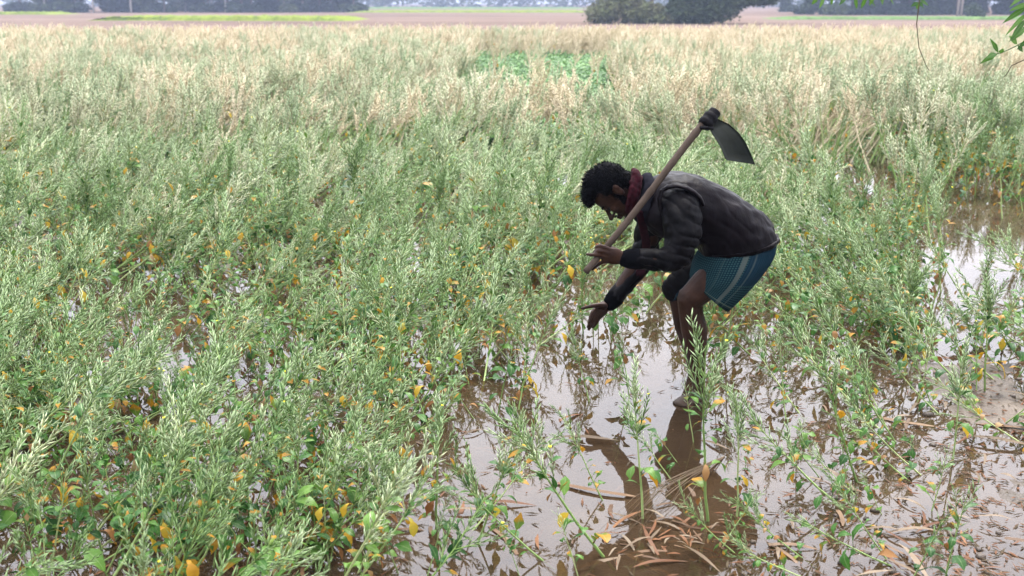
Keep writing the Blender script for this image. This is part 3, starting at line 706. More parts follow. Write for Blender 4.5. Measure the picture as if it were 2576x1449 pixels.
def ell(mb, c, axes, rad, seg=16, rings=10):
    """ellipsoid with its own axes"""
    vs = [c + axes[2] * rad[2]]; 
    for i in range(1, rings):
        th = math.pi * i / rings
        for k in range(seg):
            ph = 2 * math.pi * k / seg
            vs.append(c + axes[0] * (rad[0] * math.sin(th) * math.cos(ph)) + axes[1] * (rad[1] * math.sin(th) * math.sin(ph)) + axes[2] * (rad[2] * math.cos(th)))
    vs.append(c - axes[2] * rad[2]); n = len(vs); fs = [(0, 1 + (k + 1) % seg, 1 + k) for k in range(seg)]
    fs += [(1 + i * seg + k, 1 + i * seg + (k + 1) % seg, 1 + (i + 1) * seg + (k + 1) % seg, 1 + (i + 1) * seg + k) for i in range(rings - 2) for k in range(seg)]
    fs += [(n - 1, 1 + (rings - 2) * seg + k, 1 + (rings - 2) * seg + (k + 1) % seg) for k in range(seg)]
    if axes[0].cross(axes[1]).dot(axes[2]) < 0: fs = [f[::-1] for f in fs]
    mb.add(vs, fs)
YV = Vector((0, 1, 0))
def limb(mb, pts, rads, seg=14, sub=3):
    """limb through (x, y, depth) points, rounded at both ends"""
    ps = [P(*p) for p in pts]; rr = [r_ if isinstance(r_, tuple) else (r_, r_) for r_ in rads]
    Ps, Rs = [], []
    for i in range(len(ps) - 1):
        a = ps[max(i - 1, 0)]; b = ps[i]; c = ps[i + 1]; d = ps[min(i + 2, len(ps) - 1)]
        for k in range(sub):
            t = k / sub; Ps.append(0.5 * ((2 * b) + (c - a) * t + (2 * a - 5 * b + 4 * c - d) * t * t + (3 * b - a - 3 * c + d) * t ** 3))
            Rs.append((rr[i][0] * (1 - t) + rr[i + 1][0] * t, rr[i][1] * (1 - t) + rr[i + 1][1] * t))
    Ps.append(ps[-1]); Rs.append(rr[-1])
    d0 = (Ps[0] - Ps[1]).normalized(); d1 = (Ps[-1] - Ps[-2]).normalized()
    q0 = [(Ps[0] + d0 * (Rs[0][0] * k), (Rs[0][0] * math.sqrt(max(0, 1 - k * k)), Rs[0][1] * math.sqrt(max(0, 1 - k * k)))) for k in (0.92, 0.6)]
    q1 = [(Ps[-1] + d1 * (Rs[-1][0] * k), (Rs[-1][0] * math.sqrt(max(0, 1 - k * k)), Rs[-1][1] * math.sqrt(max(0, 1 - k * k)))) for k in (0.6, 0.92)]
    Ps = [q[0] for q in q0] + Ps + [q[0] for q in q1]; Rs = [q[1] for q in q0] + Rs + [q[1] for q in q1]
    tube(mb, Ps, Rs, seg, 0, True, side=YV)
def lathe_rings(mb, rings, seg=28, uv=False, cap=True, flat=0.0):
    """rings given by their upper outline point, lower outline point (x, y), middle depth and half depth"""
    vs = []; uvs = []; n = len(rings)
    for j, (a, b, Y, hy) in enumerate(rings):
        A = P(a[0], a[1], Y); B = P(b[0], b[1], Y); c = (A + B) / 2; h = (A - B) / 2
        for k in range(seg):
            an = 2 * math.pi * k / seg; ca, sa = math.cos(an), math.sin(an); e = 1 - flat
            ca = math.copysign(abs(ca) ** e, ca); sa = math.copysign(abs(sa) ** e, sa)
            vs.append(c + h * ca + YV * (hy * sa)); uvs.append((k / seg, j / (n - 1)))
    fs = [(i * seg + k, i * seg + (k + 1) % seg, (i + 1) * seg + (k + 1) % seg, (i + 1) * seg + k) for i in range(n - 1) for k in range(seg)]
    if cap: fs += [tuple(range(seg))[::-1], tuple(range((n - 1) * seg, n * seg))]
    mb.add(vs, fs, 0, uvs if uv else None)
def m_skin():
    m = mat('skin_brown', rough=0.5, spec=0.10); n = noi(m, 18, 5); L(m, ramp(m, [(0.3, (0.015, 0.006, 0.0038)), (0.7, (0.032, 0.0135, 0.008))], n.outputs[0]).outputs[0], BS(m).inputs['Base Color'])
    gq = N(m, 'ShaderNodeNewGeometry'); gz = N(m, 'ShaderNodeSeparateXYZ'); L(m, gq.outputs['Position'], gz.inputs[0])
    nm_ = noi(m, 22, 5); ad = N(m, 'ShaderNodeMath', operation='MULTIPLY_ADD'); ad.inputs[1].default_value = 0.35; L(m, nm_.outputs[0], ad.inputs[0]); L(m, gz.outputs['Z'], ad.inputs[2])
    mf = ramp(m, [(0.20, (0.75, 0.75, 0.75)), (0.34, (0, 0, 0))], ad.outputs[0]); old = BS(m).inputs['Base Color'].links[0].from_socket
    L(m, mixc(m, mf.outputs[0], old, (0.034, 0.023, 0.015)), BS(m).inputs['Base Color'])
    bump(m, noi(m, 90, 4).outputs[0], 0.35, 0.004); BS(m).inputs['Subsurface Radius'].default_value = (0.01, 0.004, 0.002); return m
def m_jacket(name, c0, c1, rough):
    m = mat(name, rough=rough, spec=0.5); BS(m).inputs['IOR'].default_value = 1.13; n = noi(m, 9, 5); L(m, ramp(m, [(0.3, c0), (0.7, c1)], n.outputs[0]).outputs[0], BS(m).inputs['Base Color'])
    n2 = noi(m, 26, 4, stretch=(1, 1, 0.45)); bump(m, n2.outputs[0], 0.45, 0.012)
    n3 = noi(m, 5, 3); L(m, ramp(m, [(0.4, (rough + .12,) * 3), (0.65, (rough - .1,) * 3)], n3.outputs[0]).outputs[0], BS(m).inputs['Roughness']); return m
M['skin'] = m_skin()
M['jacket'] = m_jacket('black_quilted_jacket', (0.0008, 0.0006, 0.0009), (0.0020, 0.0015, 0.0021), 0.5)
M['vest'] = m_jacket('brown_black_jacket_body', (0.0016, 0.0009, 0.0014), (0.0042, 0.0026, 0.0038), 0.42)
M['rib'] = mat('black_ribbed_cuff', (0.002, 0.002, 0.0026), 0.9, 0.08); bump(M['rib'], noi(M['rib'], 300, 2).outputs[0], 0.4, 0.002)
M['collar'] = mat('charcoal_collar', (0.008, 0.008, 0.011), 0.85, 0.08)
M['hair'] = mat('black_hair', (0.0018, 0.0018, 0.0024), 0.6, 0.08); bump(M['hair'], noi(M['hair'], 120, 4).outputs[0], 0.9, 0.006)
for k_, v_ in (('skin', 1.22), ('rib', 1.05), ('collar', 1.06), ('hair', 1.09)): BS(M[k_]).inputs['IOR'].default_value = v_; BS(M[k_]).inputs['Specular IOR Level'].default_value = 0.5
M['scarf'] = mat('maroon_scarf', rough=0.85, spec=0.08); n = noi(M['scarf'], 60, 4); L(M['scarf'], ramp(M['scarf'], [(0.3, (0.009, 0.0010, 0.002)), (0.7, (0.024, 0.002, 0.0055))], n.outputs[0]).outputs[0], BS(M['scarf']).inputs['Base Color'])
M['shorts'] = mat('black_shorts', (0.0035, 0.003, 0.0035), 0.85, 0.06)
def m_lungi():
    m = mat('checked_teal_lungi', rough=0.8, spec=0.08)
    uv = N(m, 'ShaderNodeUVMap'); sp = N(m, 'ShaderNodeSeparateXYZ'); L(m, uv.outputs[0], sp.inputs[0])
    def line(out, f, w):
        a = N(m, 'ShaderNodeMath', operation='MULTIPLY'); a.inputs[1].default_value = f; L(m, out, a.inputs[0])
        b = N(m, 'ShaderNodeMath', operation='FRACT'); L(m, a.outputs[0], b.inputs[0])
        c = N(m, 'ShaderNodeMath', operation='LESS_THAN'); c.inputs[1].default_value = w; L(m, b.outputs[0], c.inputs[0]); return c.outputs[0]
    def band(out, a0, a1):
        a = N(m, 'ShaderNodeMath', operation='GREATER_THAN'); a.inputs[1].default_value = a0; L(m, out, a.inputs[0])
        b = N(m, 'ShaderNodeMath', operation='LESS_THAN'); b.inputs[1].default_value = a1; L(m, out, b.inputs[0])
        c = N(m, 'ShaderNodeMath', operation='MULTIPLY'); L(m, a.outputs[0], c.inputs[0]); L(m, b.outputs[0], c.inputs[1]); return c.outputs[0]
    BS(m).inputs['IOR'].default_value = 1.08
    base = (0.018, 0.043, 0.045); dark = (0.004, 0.012, 0.018); pale = (0.050, 0.060, 0.056)
    c = mixc(m, line(sp.outputs['X'], 92, 0.45), base, dark)
    c = mixc(m, line(sp.outputs['Y'], 26, 0.45), c, dark)
    blue = mixc(m, line(sp.outputs['X'], 92, 0.3), (0.006, 0.017, 0.027), (0.0045, 0.012, 0.019))
    up = N(m, 'ShaderNodeMath', operation='MULTIPLY'); L(m, band(sp.outputs['X'], 0.585, 0.735), up.inputs[0]); L(m, band(sp.outputs['Y'], -1, 0.55), up.inputs[1])
    c = mixc(m, up.outputs[0], c, blue); c = mixc(m, band(sp.outputs['X'], 0.20, 0.30), c, blue)
    for x0, x1, a in ((0.740, 0.758, .8), (0.705, 0.712, .5), (0.560, 0.574, .7), (0.535, 0.540, .6), (0.16, 0.18, .9), (0.305, 0.32, .9), (0.825, 0.829, .35)):
        f = N(m, 'ShaderNodeMath', operation='MULTIPLY'); f.inputs[1].default_value = a; L(m, band(sp.outputs['X'], x0, x1), f.inputs[0]); c = mixc(m, f.outputs[0], c, pale)
    c = mixc(m, band(sp.outputs['Y'], 0.92, 0.935), c, (0.06, 0.075, 0.06))
    L(m, c, BS(m).inputs['Base Color']); bump(m, noi(m, 16, 4).outputs[0], 0.3, 0.01); return m
M['lungi'] = m_lungi()

man = link('person', None, None, G(1751, 1000)); tag(man, 'man in black jacket and checked lungi bending over in the flooded crop', 'person')
bodyM = MB()
# head, described in head lengths: forward f, up u, side s
FX, UX = Vector((-0.42, 0.905)), Vector((-0.905, -0.42)); HC = (1547, 482); HY = 4.50
def hp(f, u, s=0.0, c=HC):
    return (c[0] + PXM * (FX.x * f + UX.x * u), c[1] + PXM * (FX.y * f + UX.y * u), HY + s)
def HP(f, u, s=0.0): return P(*hp(f, u, s))
hF = (HP(1, 0) - HP(0, 0)).normalized(); hU = (HP(0, 1) - HP(0, 0)).normalized(); HA = (hF, hU, YV)
ell(bodyM, HP(-0.002, 0.03), HA, (0.096, 0.086, 0.076), 20, 14)
ell(bodyM, HP(0.028, -0.035), HA, (0.062, 0.085, 0.062)); ell(bodyM, HP(0.045, -0.078), HA, (0.042, 0.036, 0.046)); ell(bodyM, HP(0.076, -0.104), HA, (0.020, 0.017, 0.024))
ell(bodyM, HP(0.083, 0.014), HA, (0.014, 0.014, 0.05)); ell(bodyM, HP(0.066, -0.03, 0.035), HA, (0.024, 0.024, 0.022)); ell(bodyM, HP(0.066, -0.03, -0.035), HA, (0.024, 0.024, 0.022))
limb(bodyM, [hp(0.090, 0.004), hp(0.106, -0.020), hp(0.118, -0.036)], [(0.008, 0.009), (0.010, 0.011), (0.013, 0.015)], 10)
for s_ in (-1, 1): ell(bodyM, HP(0.105, -0.040, 0.014 * s_), HA, (0.012, 0.009, 0.009), 10, 6)
ell(bodyM, HP(0.098, -0.062), HA, (0.011, 0.007, 0.024), 10, 6); ell(bodyM, HP(0.096, -0.074), HA, (0.011, 0.008, 0.022), 10, 6)
for s_ in (-1, 1):
    ell(bodyM, HP(-0.010, -0.012, 0.078 * s_), (hF, hU, YV), (0.018, 0.033, 0.014), 12, 8); ell(bodyM, HP(-0.020, 0.004, 0.088 * s_), HA, (0.012, 0.018, 0.009), 10, 6)
limb(bodyM, [hp(-0.03, -0.03), hp(-0.035, -0.09), (1622, 505, 4.50), (1665, 512, 4.51)], [0.062, 0.058, 0.062, 0.07])
# trunk under the clothes
limb(bodyM, [(1670, 505, 4.51), (1740, 520, 4.51), (1810, 548, 4.51), (1880, 600, 4.50)], [(0.085, .14), (0.10, .15), (0.09, .13), (0.10, .14)], 18)
# arms
limb(bodyM, [(1705, 505, 4.32), (1715, 590, 4.22), (1712, 650, 4.20)], [0.055, 0.048, 0.043])
limb(bodyM, [(1712, 650, 4.20), (1640, 652, 4.15), (1572, 650, 4.12), (1560, 648, 4.118)], [0.042, 0.036, (0.026, 0.022), (0.026, 0.02)])
limb(bodyM, [(1660, 505, 4.68), (1635, 600, 4.70), (1612, 650, 4.70)], [0.055, 0.048, 0.043])
limb(bodyM, [(1612, 650, 4.70), (1575, 705, 4.69), (1540, 755, 4.68), (1527, 767, 4.675)], [0.042, 0.036, (0.026, 0.024), (0.025, 0.02)])
# near hand: palm, then each finger
limb(bodyM, [(1566, 650, 4.118), (1548, 645, 4.112), (1530, 642, 4.11)], [(0.027, 0.018), (0.038, 0.016), (0.037, 0.014)], 14)
F9 = [0.0105, 0.0098, 0.0092, 0.0082]
limb(bodyM, [(1534, 628, 4.11), (1512, 619, 4.105), (1500, 623, 4.13), (1506, 633, 4.165)], F9, 10)
limb(bodyM, [(1532, 637, 4.106), (1508, 631, 4.10), (1495, 636, 4.13), (1502, 646, 4.165)], F9, 10)
limb(bodyM, [(1532, 647, 4.106), (1508, 642, 4.10), (1490, 641, 4.10), (1477, 640, 4.102)], [0.0100, 0.0092, 0.0085, 0.0070], 10)
limb(bodyM, [(1536, 656, 4.11), (1514, 660, 4.115), (1501, 669, 4.118), (1490, 678, 4.12)], [0.0098, 0.0088, 0.0080, 0.0065], 10)
limb(bodyM, [(1560, 638, 4.13), (1540, 625, 4.165), (1524, 620, 4.18), (1512, 622, 4.182)], [0.014, 0.012, 0.0105, 0.0085], 10)
# far hand, palm open towards the water and the camera
limb(bodyM, [(1527, 767, 4.675), (1514, 777, 4.665), (1501, 790, 4.655)], [(0.026, 0.017), (0.037, 0.015), (0.034, 0.013)], 14)
for (a, b, c, d) in (((1495, 780, 4.65), (1488, 790, 4.63), (1484, 802, 4.615), (1482, 812, 4.605)),
                     ((1497, 786, 4.65), (1490, 800, 4.635), (1484, 812, 4.62), (1478, 823, 4.61)),
                     ((1502, 792, 4.65), (1496, 806, 4.64), (1489, 818, 4.63), (1480, 829, 4.62)),
                     ((1509, 794, 4.655), (1504, 806, 4.65), (1498, 816, 4.645), (1491, 824, 4.64))):
    limb(bodyM, [a, b, c, d], [0.0100, 0.0092, 0.0085, 0.0068], 10)
limb(bodyM, [(1522, 769, 4.655), (1504, 768, 4.64), (1488, 770, 4.63), (1464, 776, 4.625)], [0.016, 0.0125, 0.0105, 0.0078], 10)
# legs
limb(bodyM, [(1880, 625, 4.44), (1805, 690, 4.40), (1752, 738, 4.38), (1737, 752, 4.38)], [0.092, 0.080, 0.064, 0.058], 18)
limb(bodyM, [(1736, 750, 4.38), (1738, 785, 4.385), (1746, 828, 4.39), (1751, 880, 4.395), (1755, 930, 4.40), (1757, 968, 4.40), (1758, 1000, 4.40)], [(0.060, .056), (0.056, .053), (0.061, .056), (0.050, .046), (0.034, .034), (0.030, .030), (0.034, .030)], 18)
ell(bodyM, P(1722, 750, 4.38), (Vector((1, 0, 0)), YV, Vector((0, 0, 1))), (0.032, 0.036, 0.042))
limb(bodyM, [(1764, 1003, 4.40), (1745, 1004, 4.37), (1724, 1010, 4.33), (1708, 1017, 4.30)], [(0.032, .030), (0.034, .038), (0.022, .044), (0.014, .040)], 16)
limb(bodyM, [(1860, 640, 4.58), (1775, 690, 4.64), (1708, 730, 4.68)], [0.088, 0.074, 0.056], 18)
limb(bodyM, [(1706, 730, 4.68), (1714, 775, 4.685), (1724, 820, 4.69), (1736, 870, 4.695), (1744, 920, 4.70), (1747, 960, 4.70)], [(0.056, .054), (0.050, .05), (0.053, .05), (0.040, .04), (0.030, .03), (0.032, .03)], 18)
limb(bodyM, [(1752, 958, 4.70), (1728, 962, 4.68), (1705, 968, 4.66)], [(0.030, .03), (0.024, .04), (0.014, .036)], 14)
body = fuse('body', bodyM, 0.0042, [M['skin']], 3, None, man); body['label'] = 'dark brown skin, bare legs and hands'
# face details
for s_ in (-1, 1):
    e = MB(); ell(e, HP(0.080, -0.006, 0.031 * s_), HA, (0.012, 0.011, 0.013), 12, 8); o = link('eye', e.mesh('eye', [mat('eye_white', (0.012, 0.010, 0.009), 0.7, 0.1)]), man)
    e = MB(); limb(e, [hp(0.096, 0.014, 0.012 * s_), hp(0.096, 0.020, 0.030 * s_), hp(0.084, 0.017, 0.050 * s_)], [0.0045, 0.005, 0.003], 8); link('eyebrow', e.mesh('eyebrow', [M['hair']]), man)
hair = MB()
ell(hair, HP(-0.026, 0.046), HA, (0.090, 0.094, 0.083), 20, 14); ell(hair, HP(-0.062, -0.022), HA, (0.046, 0.062, 0.066)); ell(hair, HP(0.040, 0.104), HA, (0.052, 0.040, 0.066)); ell(hair, HP(0.078, 0.098), HA, (0.034, 0.032, 0.052)); ell(hair, HP(0.098, 0.088), HA, (0.020, 0.020, 0.040)); ell(hair, HP(0.0, 0.12), HA, (0.06, 0.035, 0.06))
for s_ in (-1, 1): ell(hair, HP(0.012, 0.004, 0.064 * s_), HA, (0.013, 0.045, 0.014))
for s_ in (-1, 1): ell(hair, HP(-0.015, 0.035, 0.066 * s_), HA, (0.055, 0.03, 0.02))
ho_ = fuse('hair', hair, 0.005, [M['hair']], 3, lambda c: 0.003 * fnoise(c, 40, 1) + 0.002 * fnoise(c, 95, 4), man)
hr = random.Random(3); tf = MB(); hv_ = [v.co.copy() for v in ho_.data.vertices]; hn = [v.normal.copy() for v in ho_.data.vertices]
for _ in range(2600):
    i = hr.randrange(len(hv_)); p = hv_[i]; d = (hn[i] * 0.6 + Vector((hr.gauss(0, .5), hr.gauss(0, .5), hr.gauss(0, .5)))).normalized(); a, b = frame(d)
    q = p + d * 0.007 + a * 0.005; tube(tf, [p - hn[i] * 0.003, q, q + a * 0.006 - d * 0.001, q + a * 0.006 + b * 0.005 - d * 0.007], [0.0011, 0.0011, 0.0009, 0.0004], 3, 0, False)
o = link('hair_tuft', tf.mesh('hair_tuft', [M['hair']]), ho_); o['kind'] = 'stuff'
bd = MB()
for s_ in (-1, 1): limb(bd, [hp(0.008, -0.020, 0.066 * s_), hp(0.018, -0.06, 0.060 * s_), hp(0.050, -0.095, 0.042 * s_), hp(0.086, -0.108, 0.014 * s_)], [(0.010, .006), (0.018, .006), (0.018, .010), (0.012, .012)], 10)
ell(bd, HP(0.082, -0.108), HA, (0.020, 0.014, 0.026)); limb(bd, [hp(0.098, -0.052, -0.022), hp(0.108, -0.051, 0), hp(0.098, -0.052, 0.022)], [0.004, 0.005, 0.004], 8)
fuse('beard', bd, 0.004, [M['hair']], 2, lambda c: 0.003 * fnoise(c, 120, 2), man)

# jacket: body with its quilting and wrinkles, sleeves in one skin with it
jb = MB()
lathe_rings(jb, [((1952, 604), (1764, 637), 4.50, .180), ((1950, 590), (1758, 630), 4.50, .188), ((1942, 566), (1752, 618), 4.50, .192), ((1915, 534), (1745, 606), 4.50, .19), ((1872, 499), (1732, 604), 4.50, .188),
     ((1815, 467), (1712, 604), 4.50, .192), ((1766, 444), (1678, 600), 4.50, .20), ((1722, 433), (1648, 588), 4.50, .21), ((1682, 436), (1624, 572), 4.50, .19), ((1652, 444), (1606, 560), 4.50, .14), ((1628, 450), (1596, 545), 4.50, .10)], 32, flat=0.12)
def fold(c, ax, f, amp, seed):
    w = (c[0] * ax[0] + c[1] * ax[1] + c[2] * ax[2]) * f + 3.2 * fnoise(c, 6, seed)
    return amp * (1 - abs(math.sin(w))) ** 2.2
def jd(c):
    lump = 0.010 * fnoise(c, 9, 2) + 0.006 * fnoise(c, 22, 6)
    w = fold(c, (0.55, 0.1, 0.84), 34, -0.006, 3) * max(0, fnoise(c, 5, 9) + .35)
    return lump + w
jk = fuse('jacket_body', jb, 0.0065, [M['vest']], 4, jd, man); jk['label'] = 'brownish black jacket body, shiny at the hip'
def sleeve(name, pts_, rads_, seed, ax):
    b = MB(); limb(b, pts_, rads_, 20, 4)
    return fuse(name, b, 0.0055, [M['jacket']], 3, lambda c: 0.010 * fnoise(c, 13, seed) + 0.005 * fnoise(c, 34, seed) + fold(c, ax, 48, -0.009, seed) * (0.25 + max(0, fnoise(c, 9, 9) + .45)), man)
sleeve('sleeve', [(1712, 505, 4.345), (1716, 545, 4.26), (1716, 590, 4.22), (1713, 628, 4.20), (1706, 648, 4.19), (1665, 652, 4.165), (1625, 652, 4.145), (1598, 651, 4.13)],
       [(.092, .075), (.088, .075), (.082, .07), (.070, .062), (.060, .058), (.053, .05), (.049, .047), (.046, .044)], 5, (0.5, 0, 1.0))
sleeve('sleeve', [(1662, 500, 4.66), (1640, 560, 4.71), (1624, 620, 4.71), (1612, 660, 4.705), (1588, 695, 4.695), (1560, 733, 4.685), (1549, 748, 4.682)],
       [(.085, .07), (.075, .07), (.068, .062), (.060, .056), (.050, .05), (.046, .045), (.044, .043)], 8, (0.7, 0, -0.7))
def ringtube(name, cx, m, r_, parent, seg=6):
    b = MB(); tube(b, cx, [r_] * len(cx), seg, 0, True); return link(name, b.mesh(name, [m]), parent)
def rib(name, pts_, rads_):
    b = MB(); limb(b, pts_, rads_, 36, 6); o = fuse(name, b, 0.004, [M['rib']], 1, None, man); return o
rib('cuff', [(1600, 651, 4.132), (1586, 651, 4.127), (1577, 651, 4.122)], [(.047, .044), (.044, .041), (.040, .037)])
rib('cuff', [(1549, 748, 4.682), (1541, 757, 4.681), (1536, 763, 4.68)], [(.046, .043), (.043, .04), (.039, .036)])
# welt of the armhole over the near shoulder, collar
arc = [P(x, y, Y) for x, y, Y in ((1661, 530, 4.275), (1659, 500, 4.285), (1664, 480, 4.30), (1680, 470, 4.30), (1702, 467, 4.295), (1724, 472, 4.29), (1745, 483, 4.285), (1760, 497, 4.29), (1768, 515, 4.30))]
b = MB(); tube(b, arc, [(0.010, 0.022)] * len(arc), 8, 0, True, side=YV); fuse('armhole_welt', b, 0.004, [M['vest']], 2, lambda c: 0.002 * fnoise(c, 60, 1), man)
b = MB(); lathe_rings(b, [((1642, 437), (1612, 565), 4.50, .150), ((1628, 436), (1598, 558), 4.50, .128), ((1618, 441), (1594, 545), 4.50, .112)], 24); fuse('collar', b, 0.005, [M['collar']], 2, lambda c: 0.006 * fnoise(c, 25, 3), man)
b = MB(); lathe_rings(b, [((1957, 600), (1764, 639), 4.50, .186), ((1957, 588), (1758, 630), 4.50, .192)], 32, flat=.12); fuse('hem_band', b, 0.005, [M['vest']], 2, lambda c: 0.004 * fnoise(c, 30, 3), man)
# scarf
sc = MB(); 
for j in range(7):
    pp = []; o1 = random.Random(j)
    for k in range(25):
        an = 2 * math.pi * k / 24; cx, cy = 1599 + j * 2.6 - 8, 484 + 2 * j; 
        top = math.cos(an); pp.append(P(cx + (8 + 2 * math.sin(j)) * top * 0.6 - 10 * (1 - top) * 0.5 + o1.uniform(-1, 1), cy - (52 - abs(j - 3)) * top + o1.uniform(-1, 1), 4.50 + (0.098 + 0.010 * math.sin(j * 2)) * math.sin(an)))
    tube(sc, pp, [0.0125] * 25, 8)
limb(sc, [(1596, 430, 4.47), (1602, 440, 4.44), (1606, 452, 4.42)], [0.016, 0.02, 0.014])
scf = fuse('scarf', sc, 0.0045, [M['scarf']], 1, lambda c: 0.003 * fnoise(c, 60, 2), man)
tl = MB(); 
for k in range(4): limb(tl, [(1606 + k * 3, 535, 4.36 + .01 * k), (1614 + k * 3, 575, 4.42), (1622 + k * 3, 620, 4.53), (1616 + k * 3, 655, 4.56), (1605 + k * 4, 684 + 3 * (k % 2), 4.56)], [(.012, .008)] * 5, 8)
limb(tl, [(1606, 680, 4.56), (1602, 694, 4.56)], [(.01, .006), (.004, .003)], 8); limb(tl, [(1614, 682, 4.56), (1611, 697, 4.56)], [(.008, .005), (.004, .003)], 8)
t_ = fuse('scarf_tail', tl, 0.004, [M['scarf']], 1, None, man)
# lungi, tucked up above the knee
lg = MB()
LR = [((1772, 625), (1948, 600), 4.50, .170), ((1752, 645), (1948, 628), 4.49, .180), ((1745, 665), (1932, 655), 4.48, .185), ((1742, 682), (1908, 688), 4.47, .180), ((1740, 692), (1878, 722), 4.46, .170), ((1739, 698), (1852, 748), 4.455, .162), ((1740, 701), (1827, 775), 4.45, .155)]
lathe_rings(lg, LR, 96, uv=True, cap=False, flat=0.1)
me = lg.mesh('lungi', [M['lungi']])
for v in me.vertices: v.co += Vector((0.2, 1, 0.2)) * (0.009 * fnoise(v.co, 14, 3) + fold(v.co, (0.75, 0, 0.7), 55, -0.007, 2))
o = link('lungi', me, man); md = o.modifiers.new('sub', 'SUBSURF'); md.levels = md.render_levels = 1; md = o.modifiers.new('thick', 'SOLIDIFY'); md.thickness = 0.004; md.offset = 1
b = MB(); vs = []; uvs = []
for j in range(9):                                   # loose front edge hanging between the thighs
    t = j / 8; a = P(1752 - 48 * t + 6 * math.sin(t * 6), 672 + 74 * t, 4.46 + .04 * math.sin(t * 5)); c = P(1738 - 44 * t, 706 + 51 * t, 4.40 + .05 * t)
    for k in range(5): q = a.lerp(c, k / 4); q.y += 0.012 * math.sin(k * 1.8 + j); vs.append(q); uvs.append((0.2 + 0.1 * k / 4, t))
b.add(vs, [(j * 5 + k, j * 5 + k + 1, j * 5 + k + 6, j * 5 + k + 5) for j in range(8) for k in range(4)], 0, uvs)
o2 = link('lungi_flap', b.mesh('lungi_flap', [M['lungi']]), man); md = o2.modifiers.new('thick', 'SOLIDIFY'); md.thickness = 0.004
b = MB(); limb(b, [(1860, 636, 4.58), (1790, 672, 4.62), (1735, 700, 4.655), (1700, 724, 4.675)], [0.100, 0.092, 0.082, 0.070], 20, 4)
fuse('shorts', b, 0.006, [M['shorts']], 2, lambda c: 0.006 * fnoise(c, 24, 1) + fold(c, (0.8, 0, 0.5), 80, -0.006, 4), man)

for c_ in man.children: c_.location = -man.location
# ------------------------------------------------------------------ hoe over the shoulder
def m_handle():
    m = mat('bamboo_handle', rough=0.6, spec=0.15); n = noi(m, 10, 5, stretch=(1, 1, 0.3)); L(m, ramp(m, [(0.3, (0.020, 0.0135, 0.010)), (0.7, (0.054, 0.039, 0.030))], n.outputs[0]).outputs[0], BS(m).inputs['Base Color']); bump(m, noi(m, 60, 3, stretch=(1, 1, .2)).outputs[0], 0.3, 0.004); return m
M['handle'] = m_handle()
M['iron'] = mat('dark_iron', rough=0.75, spec=0.1); n = noi(M['iron'], 12, 6); L(M['iron'], ramp(M['iron'], [(0.3, (0.0025, 0.0035, 0.0025)), (0.7, (0.007, 0.0085, 0.0065))], n.outputs[0]).outputs[0], BS(M['iron']).inputs['Base Color']); bump(M['iron'], n.outputs[0], 0.3, 0.004)
M['wrap'] = mat('black_rubber_wrap', (0.005, 0.0045, 0.0055), 0.7, 0.12)
for k_ in ('iron', 'wrap', 'handle'): BS(M[k_]).inputs['IOR'].default_value = 1.12; BS(M[k_]).inputs['Specular IOR Level'].default_value = 0.5
def hl(t): # along the handle, 0 at the free end
    return (1473 + 312 * t, 684 - 390 * t, 4.075 + 0.40 * t)
hoe = link('hoe', None, None, P(*hl(0.15))); hoe.location = P(*hl(0.15))
tag(hoe, 'long handled hoe with curved dark blade resting over the man\'s shoulder', 'hoe')
b = MB(); pp = []; rr = []
for k in range(49):
    t = k / 48; p = P(*hl(t)); p.x += 0.006 * math.sin(t * 5); pp.append(p); r0 = 0.0138 + 0.0030 * t
    for nd in (0.30, 0.515, 0.70, 0.90): r0 += 0.0026 * math.exp(-((t - nd) / 0.012) ** 2) - 0.0012 * math.exp(-((t - nd - 0.022) / 0.012) ** 2)
    rr.append(r0)
tube(b, pp, rr, 16); link('handle', b.mesh('handle', [M['handle']]), hoe)
b = MB(); ax = (P(*hl(1.0)) - P(*hl(0.9))).normalized(); c0 = P(1785, 299, 4.47)
tube(b, [c0 + ax * d for d in (-.046, -.043, -.03, -.018, -.012, 0, .012, .02, .026, .036, .046, .05)], [.020, .031, .035, .035, .030, .034, .035, .030, .027, .029, .027, .014], 20)
link('collar_ring', b.mesh('collar_ring', [M['wrap']]), hoe)
b = MB(); tube(b, [c0 + ax * -0.036 + Vector((-.03, -.01, -.012)), c0 + ax * -0.05 + Vector((0, -.035, 0)), c0 + ax * -.04 + Vector((.035, -.01, -.012))], [.008, .009, .008], 8); link('wedge', b.mesh('wedge', [M['wrap']]), hoe)
Lft = [(1784, 318), (1790, 333), (1801, 350), (1812, 368), (1820, 386), (1827, 403)]; Rgt = [(1806, 299), (1834, 312), (1858, 333), (1876, 358), (1889, 386), (1900, 414)]
b = MB(); n_ = 8; vs = []
for side_ in (0, 1):
    for i in range(6):
        for k in range(n_ + 1):
            t = k / n_; x = Lft[i][0] * (1 - t) + Rgt[i][0] * t; y = Lft[i][1] * (1 - t) + Rgt[i][1] * t
            q = P(x, y, 4.42 + 0.17 * t + 0.018 * math.sin(math.pi * t) + 0.012 * i / 5); vs.append(q + Vector((-.6, 1, .2)).normalized() * (0.0032 * side_))
w = n_ + 1; o_ = 6 * w; fs = [(i * w + k, i * w + k + 1, (i + 1) * w + k + 1, (i + 1) * w + k) for i in range(5) for k in range(n_)]
fs += [tuple(a + o_ for a in f[::-1]) for f in fs]
edge = [k for k in range(w)] + [i * w + w - 1 for i in range(1, 6)] + [5 * w + k for k in range(w - 2, -1, -1)] + [i * w for i in range(4, 0, -1)]
fs += [(edge[i], edge[(i + 1) % len(edge)] + 0, edge[(i + 1) % len(edge)] + o_, edge[i] + o_) for i in range(len(edge))]
b.add(vs, fs); link('blade', b.mesh('blade', [M['iron']]), hoe)
